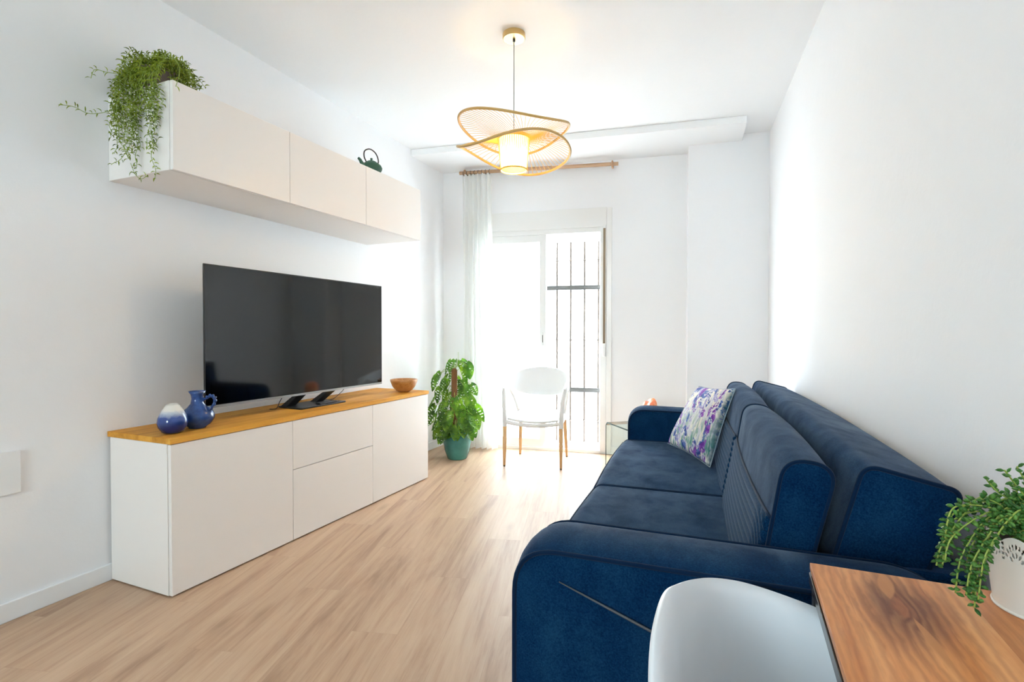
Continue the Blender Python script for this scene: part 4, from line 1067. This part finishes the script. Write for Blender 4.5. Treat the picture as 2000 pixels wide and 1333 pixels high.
# ------------------------------------------------------------------ planter on the table
PL = Vector((.392, .945, TZ)); pp = empty('potted_succulent', PL, 0, 'trailing plump-leaved succulent in a cream lace-edged metal pot on the brown table', 'plant')
H_, R0, R1 = .108, .055, .067
b = B(); seg = 384; nz = 84
def scal(a): return H_ - .010 + .010 * abs(sin(a * 6 + .5)) ** .7
gg = []
for j in range(nz + 1):
    row = []
    for i in range(seg):
        a = 2 * pi * i / seg; z = scal(a) * j / nz; r = R0 + (R1 - R0) * z / H_
        row.append(b.verts.new((r * cos(a), r * sin(a), z)))
    gg.append(row)
def petal(a, z):
    """lace cut-outs: slots fanned inside each scallop"""
    P = 2 * pi / 12; k = ((a + .5 / 6) % P) / P - .5; zz = (z - (H_ - .036)) / .034
    if zz < 0 or zz > .93: return False
    x = k * 2
    r = math.hypot(x * .95, zz + .05); th = math.atan2(x * .95, zz + .05)
    for r0, r1, nth, w0 in ((.30, .56, 5, .30), (.62, .90, 9, .26)):
        if r0 < r < r1 and abs(th) < 1.25:
            q = (th / 2.5 + .5) * nth % 1; tt = (r - r0) / (r1 - r0)
            if abs(q - .5) < w0 * sin(pi * min(1, tt * .9 + .08)): return True
    return 0.06 < zz < .80 and math.hypot((abs(x) - .93) * 1.2, ((zz * 5) % 1 - .5) * .25) < .085
for j in range(nz):
    for i in range(seg):
        a = 2 * pi * (i + .5) / seg; z = scal(a) * (j + .5) / nz
        if petal(a, z): continue
        b.faces.new((gg[j][i], gg[j][(i + 1) % seg], gg[j + 1][(i + 1) % seg], gg[j + 1][i]))
b.faces.new(gg[0][::-1])
obj('pot', b, M_enamel, pp, smooth=True, autosmooth=50, solid=.0012)
b = B(); tube(b, [((R0 + .001) * cos(2 * pi * i / 48), (R0 + .001) * sin(2 * pi * i / 48), .002) for i in range(48)], .0022, 8, closed=True); obj('foot_ring', b, M_enamel, pp, smooth=True)
obj('inner_liner', lathe(B(), [(R0 - .003, .004), (R1 - .006, H_ - .02), (R1 - .007, H_ - .022), (0, H_ - .026)], 40), M_enamel, pp, smooth=True)
obj('soil', lathe(B(), [(R1 - .008, H_ - .022), (0, H_ - .014)], 24), M_soil, pp, smooth=True)
rnd = random.Random(21); sb_, lb_ = B(), B()
tg = []
RR, FF = Vector((.918, .397, 0)), Vector((-.397, .918, 0))
def pv(r, f, z): return RR * r + FF * f + Vector((0, 0, z - TZ))
for (r, f, z) in ((-.158, -.02, .856), (-.145, .01, .799), (-.138, -.03, .779), (-.135, -.01, .771), (-.118, -.02, .756), (-.13, .02, .82), (-.128, -.04, .81), (-.112, .0, .80), (-.142, .0, .84), (-.125, -.02, .79), (-.15, -.01, .815), (-.122, -.03, .772), (-.12, .03, .79), (-.112, -.01, .765)):
    p0 = pv(rnd.uniform(-.03, 0), rnd.uniform(-.03, .03), TZ + H_ - .015); top = pv(r * .55, f * .8, TZ + H_ + rnd.uniform(.022, .046)); sh_ = pv(r * .92, f, max(z + .035, TZ + H_ - .02)); tp_ = pv(r, f, z)
    tg.append([p0, top, sh_, tp_])
for (r, f, z) in ((-.062, 0, .935), (-.045, .0, .94), (-.03, .02, .91), (-.06, .03, .915), (0, 0, .93), (.02, .02, .92)):
    p0 = pv(0, 0, TZ + H_ - .015); tg.append([p0, pv(r * .3, f * .3, TZ + H_ + .03), pv(r * .75, f * .8, z - .02), pv(r, f, z)])
for k in range(52):
    a = rnd.uniform(0, 2 * pi); o_ = rnd.uniform(.03, .078); 
    p0 = Vector((.03 * cos(a), .03 * sin(a), H_ - .015)); tg.append([p0, Vector((o_ * .6 * cos(a), o_ * .6 * sin(a), H_ + rnd.uniform(.012, .045))), Vector((o_ * cos(a), o_ * sin(a), H_ + rnd.uniform(-.006, .034)))])
for (f) in range(7):
    a = rnd.uniform(.2, 1.9); o_ = .085; tg.append([Vector((.02, 0, H_ - .01)), Vector((.06 * cos(a), .06 * sin(a), H_ + .03)), Vector((o_ * cos(a), o_ * sin(a), H_ - .01)), Vector((o_ * 1.1 * cos(a), o_ * 1.1 * sin(a), H_ - rnd.uniform(.03, .07)))])
for pts in tg:
    strand(sb_, lb_, pts, rnd, r=.0011, step=.0044, ln=.0105, wd=.0038, curve=.05)
obj('stems', sb_, M_stem, pp, smooth=True); obj('foliage', lb_, M_plump, pp, smooth=True)
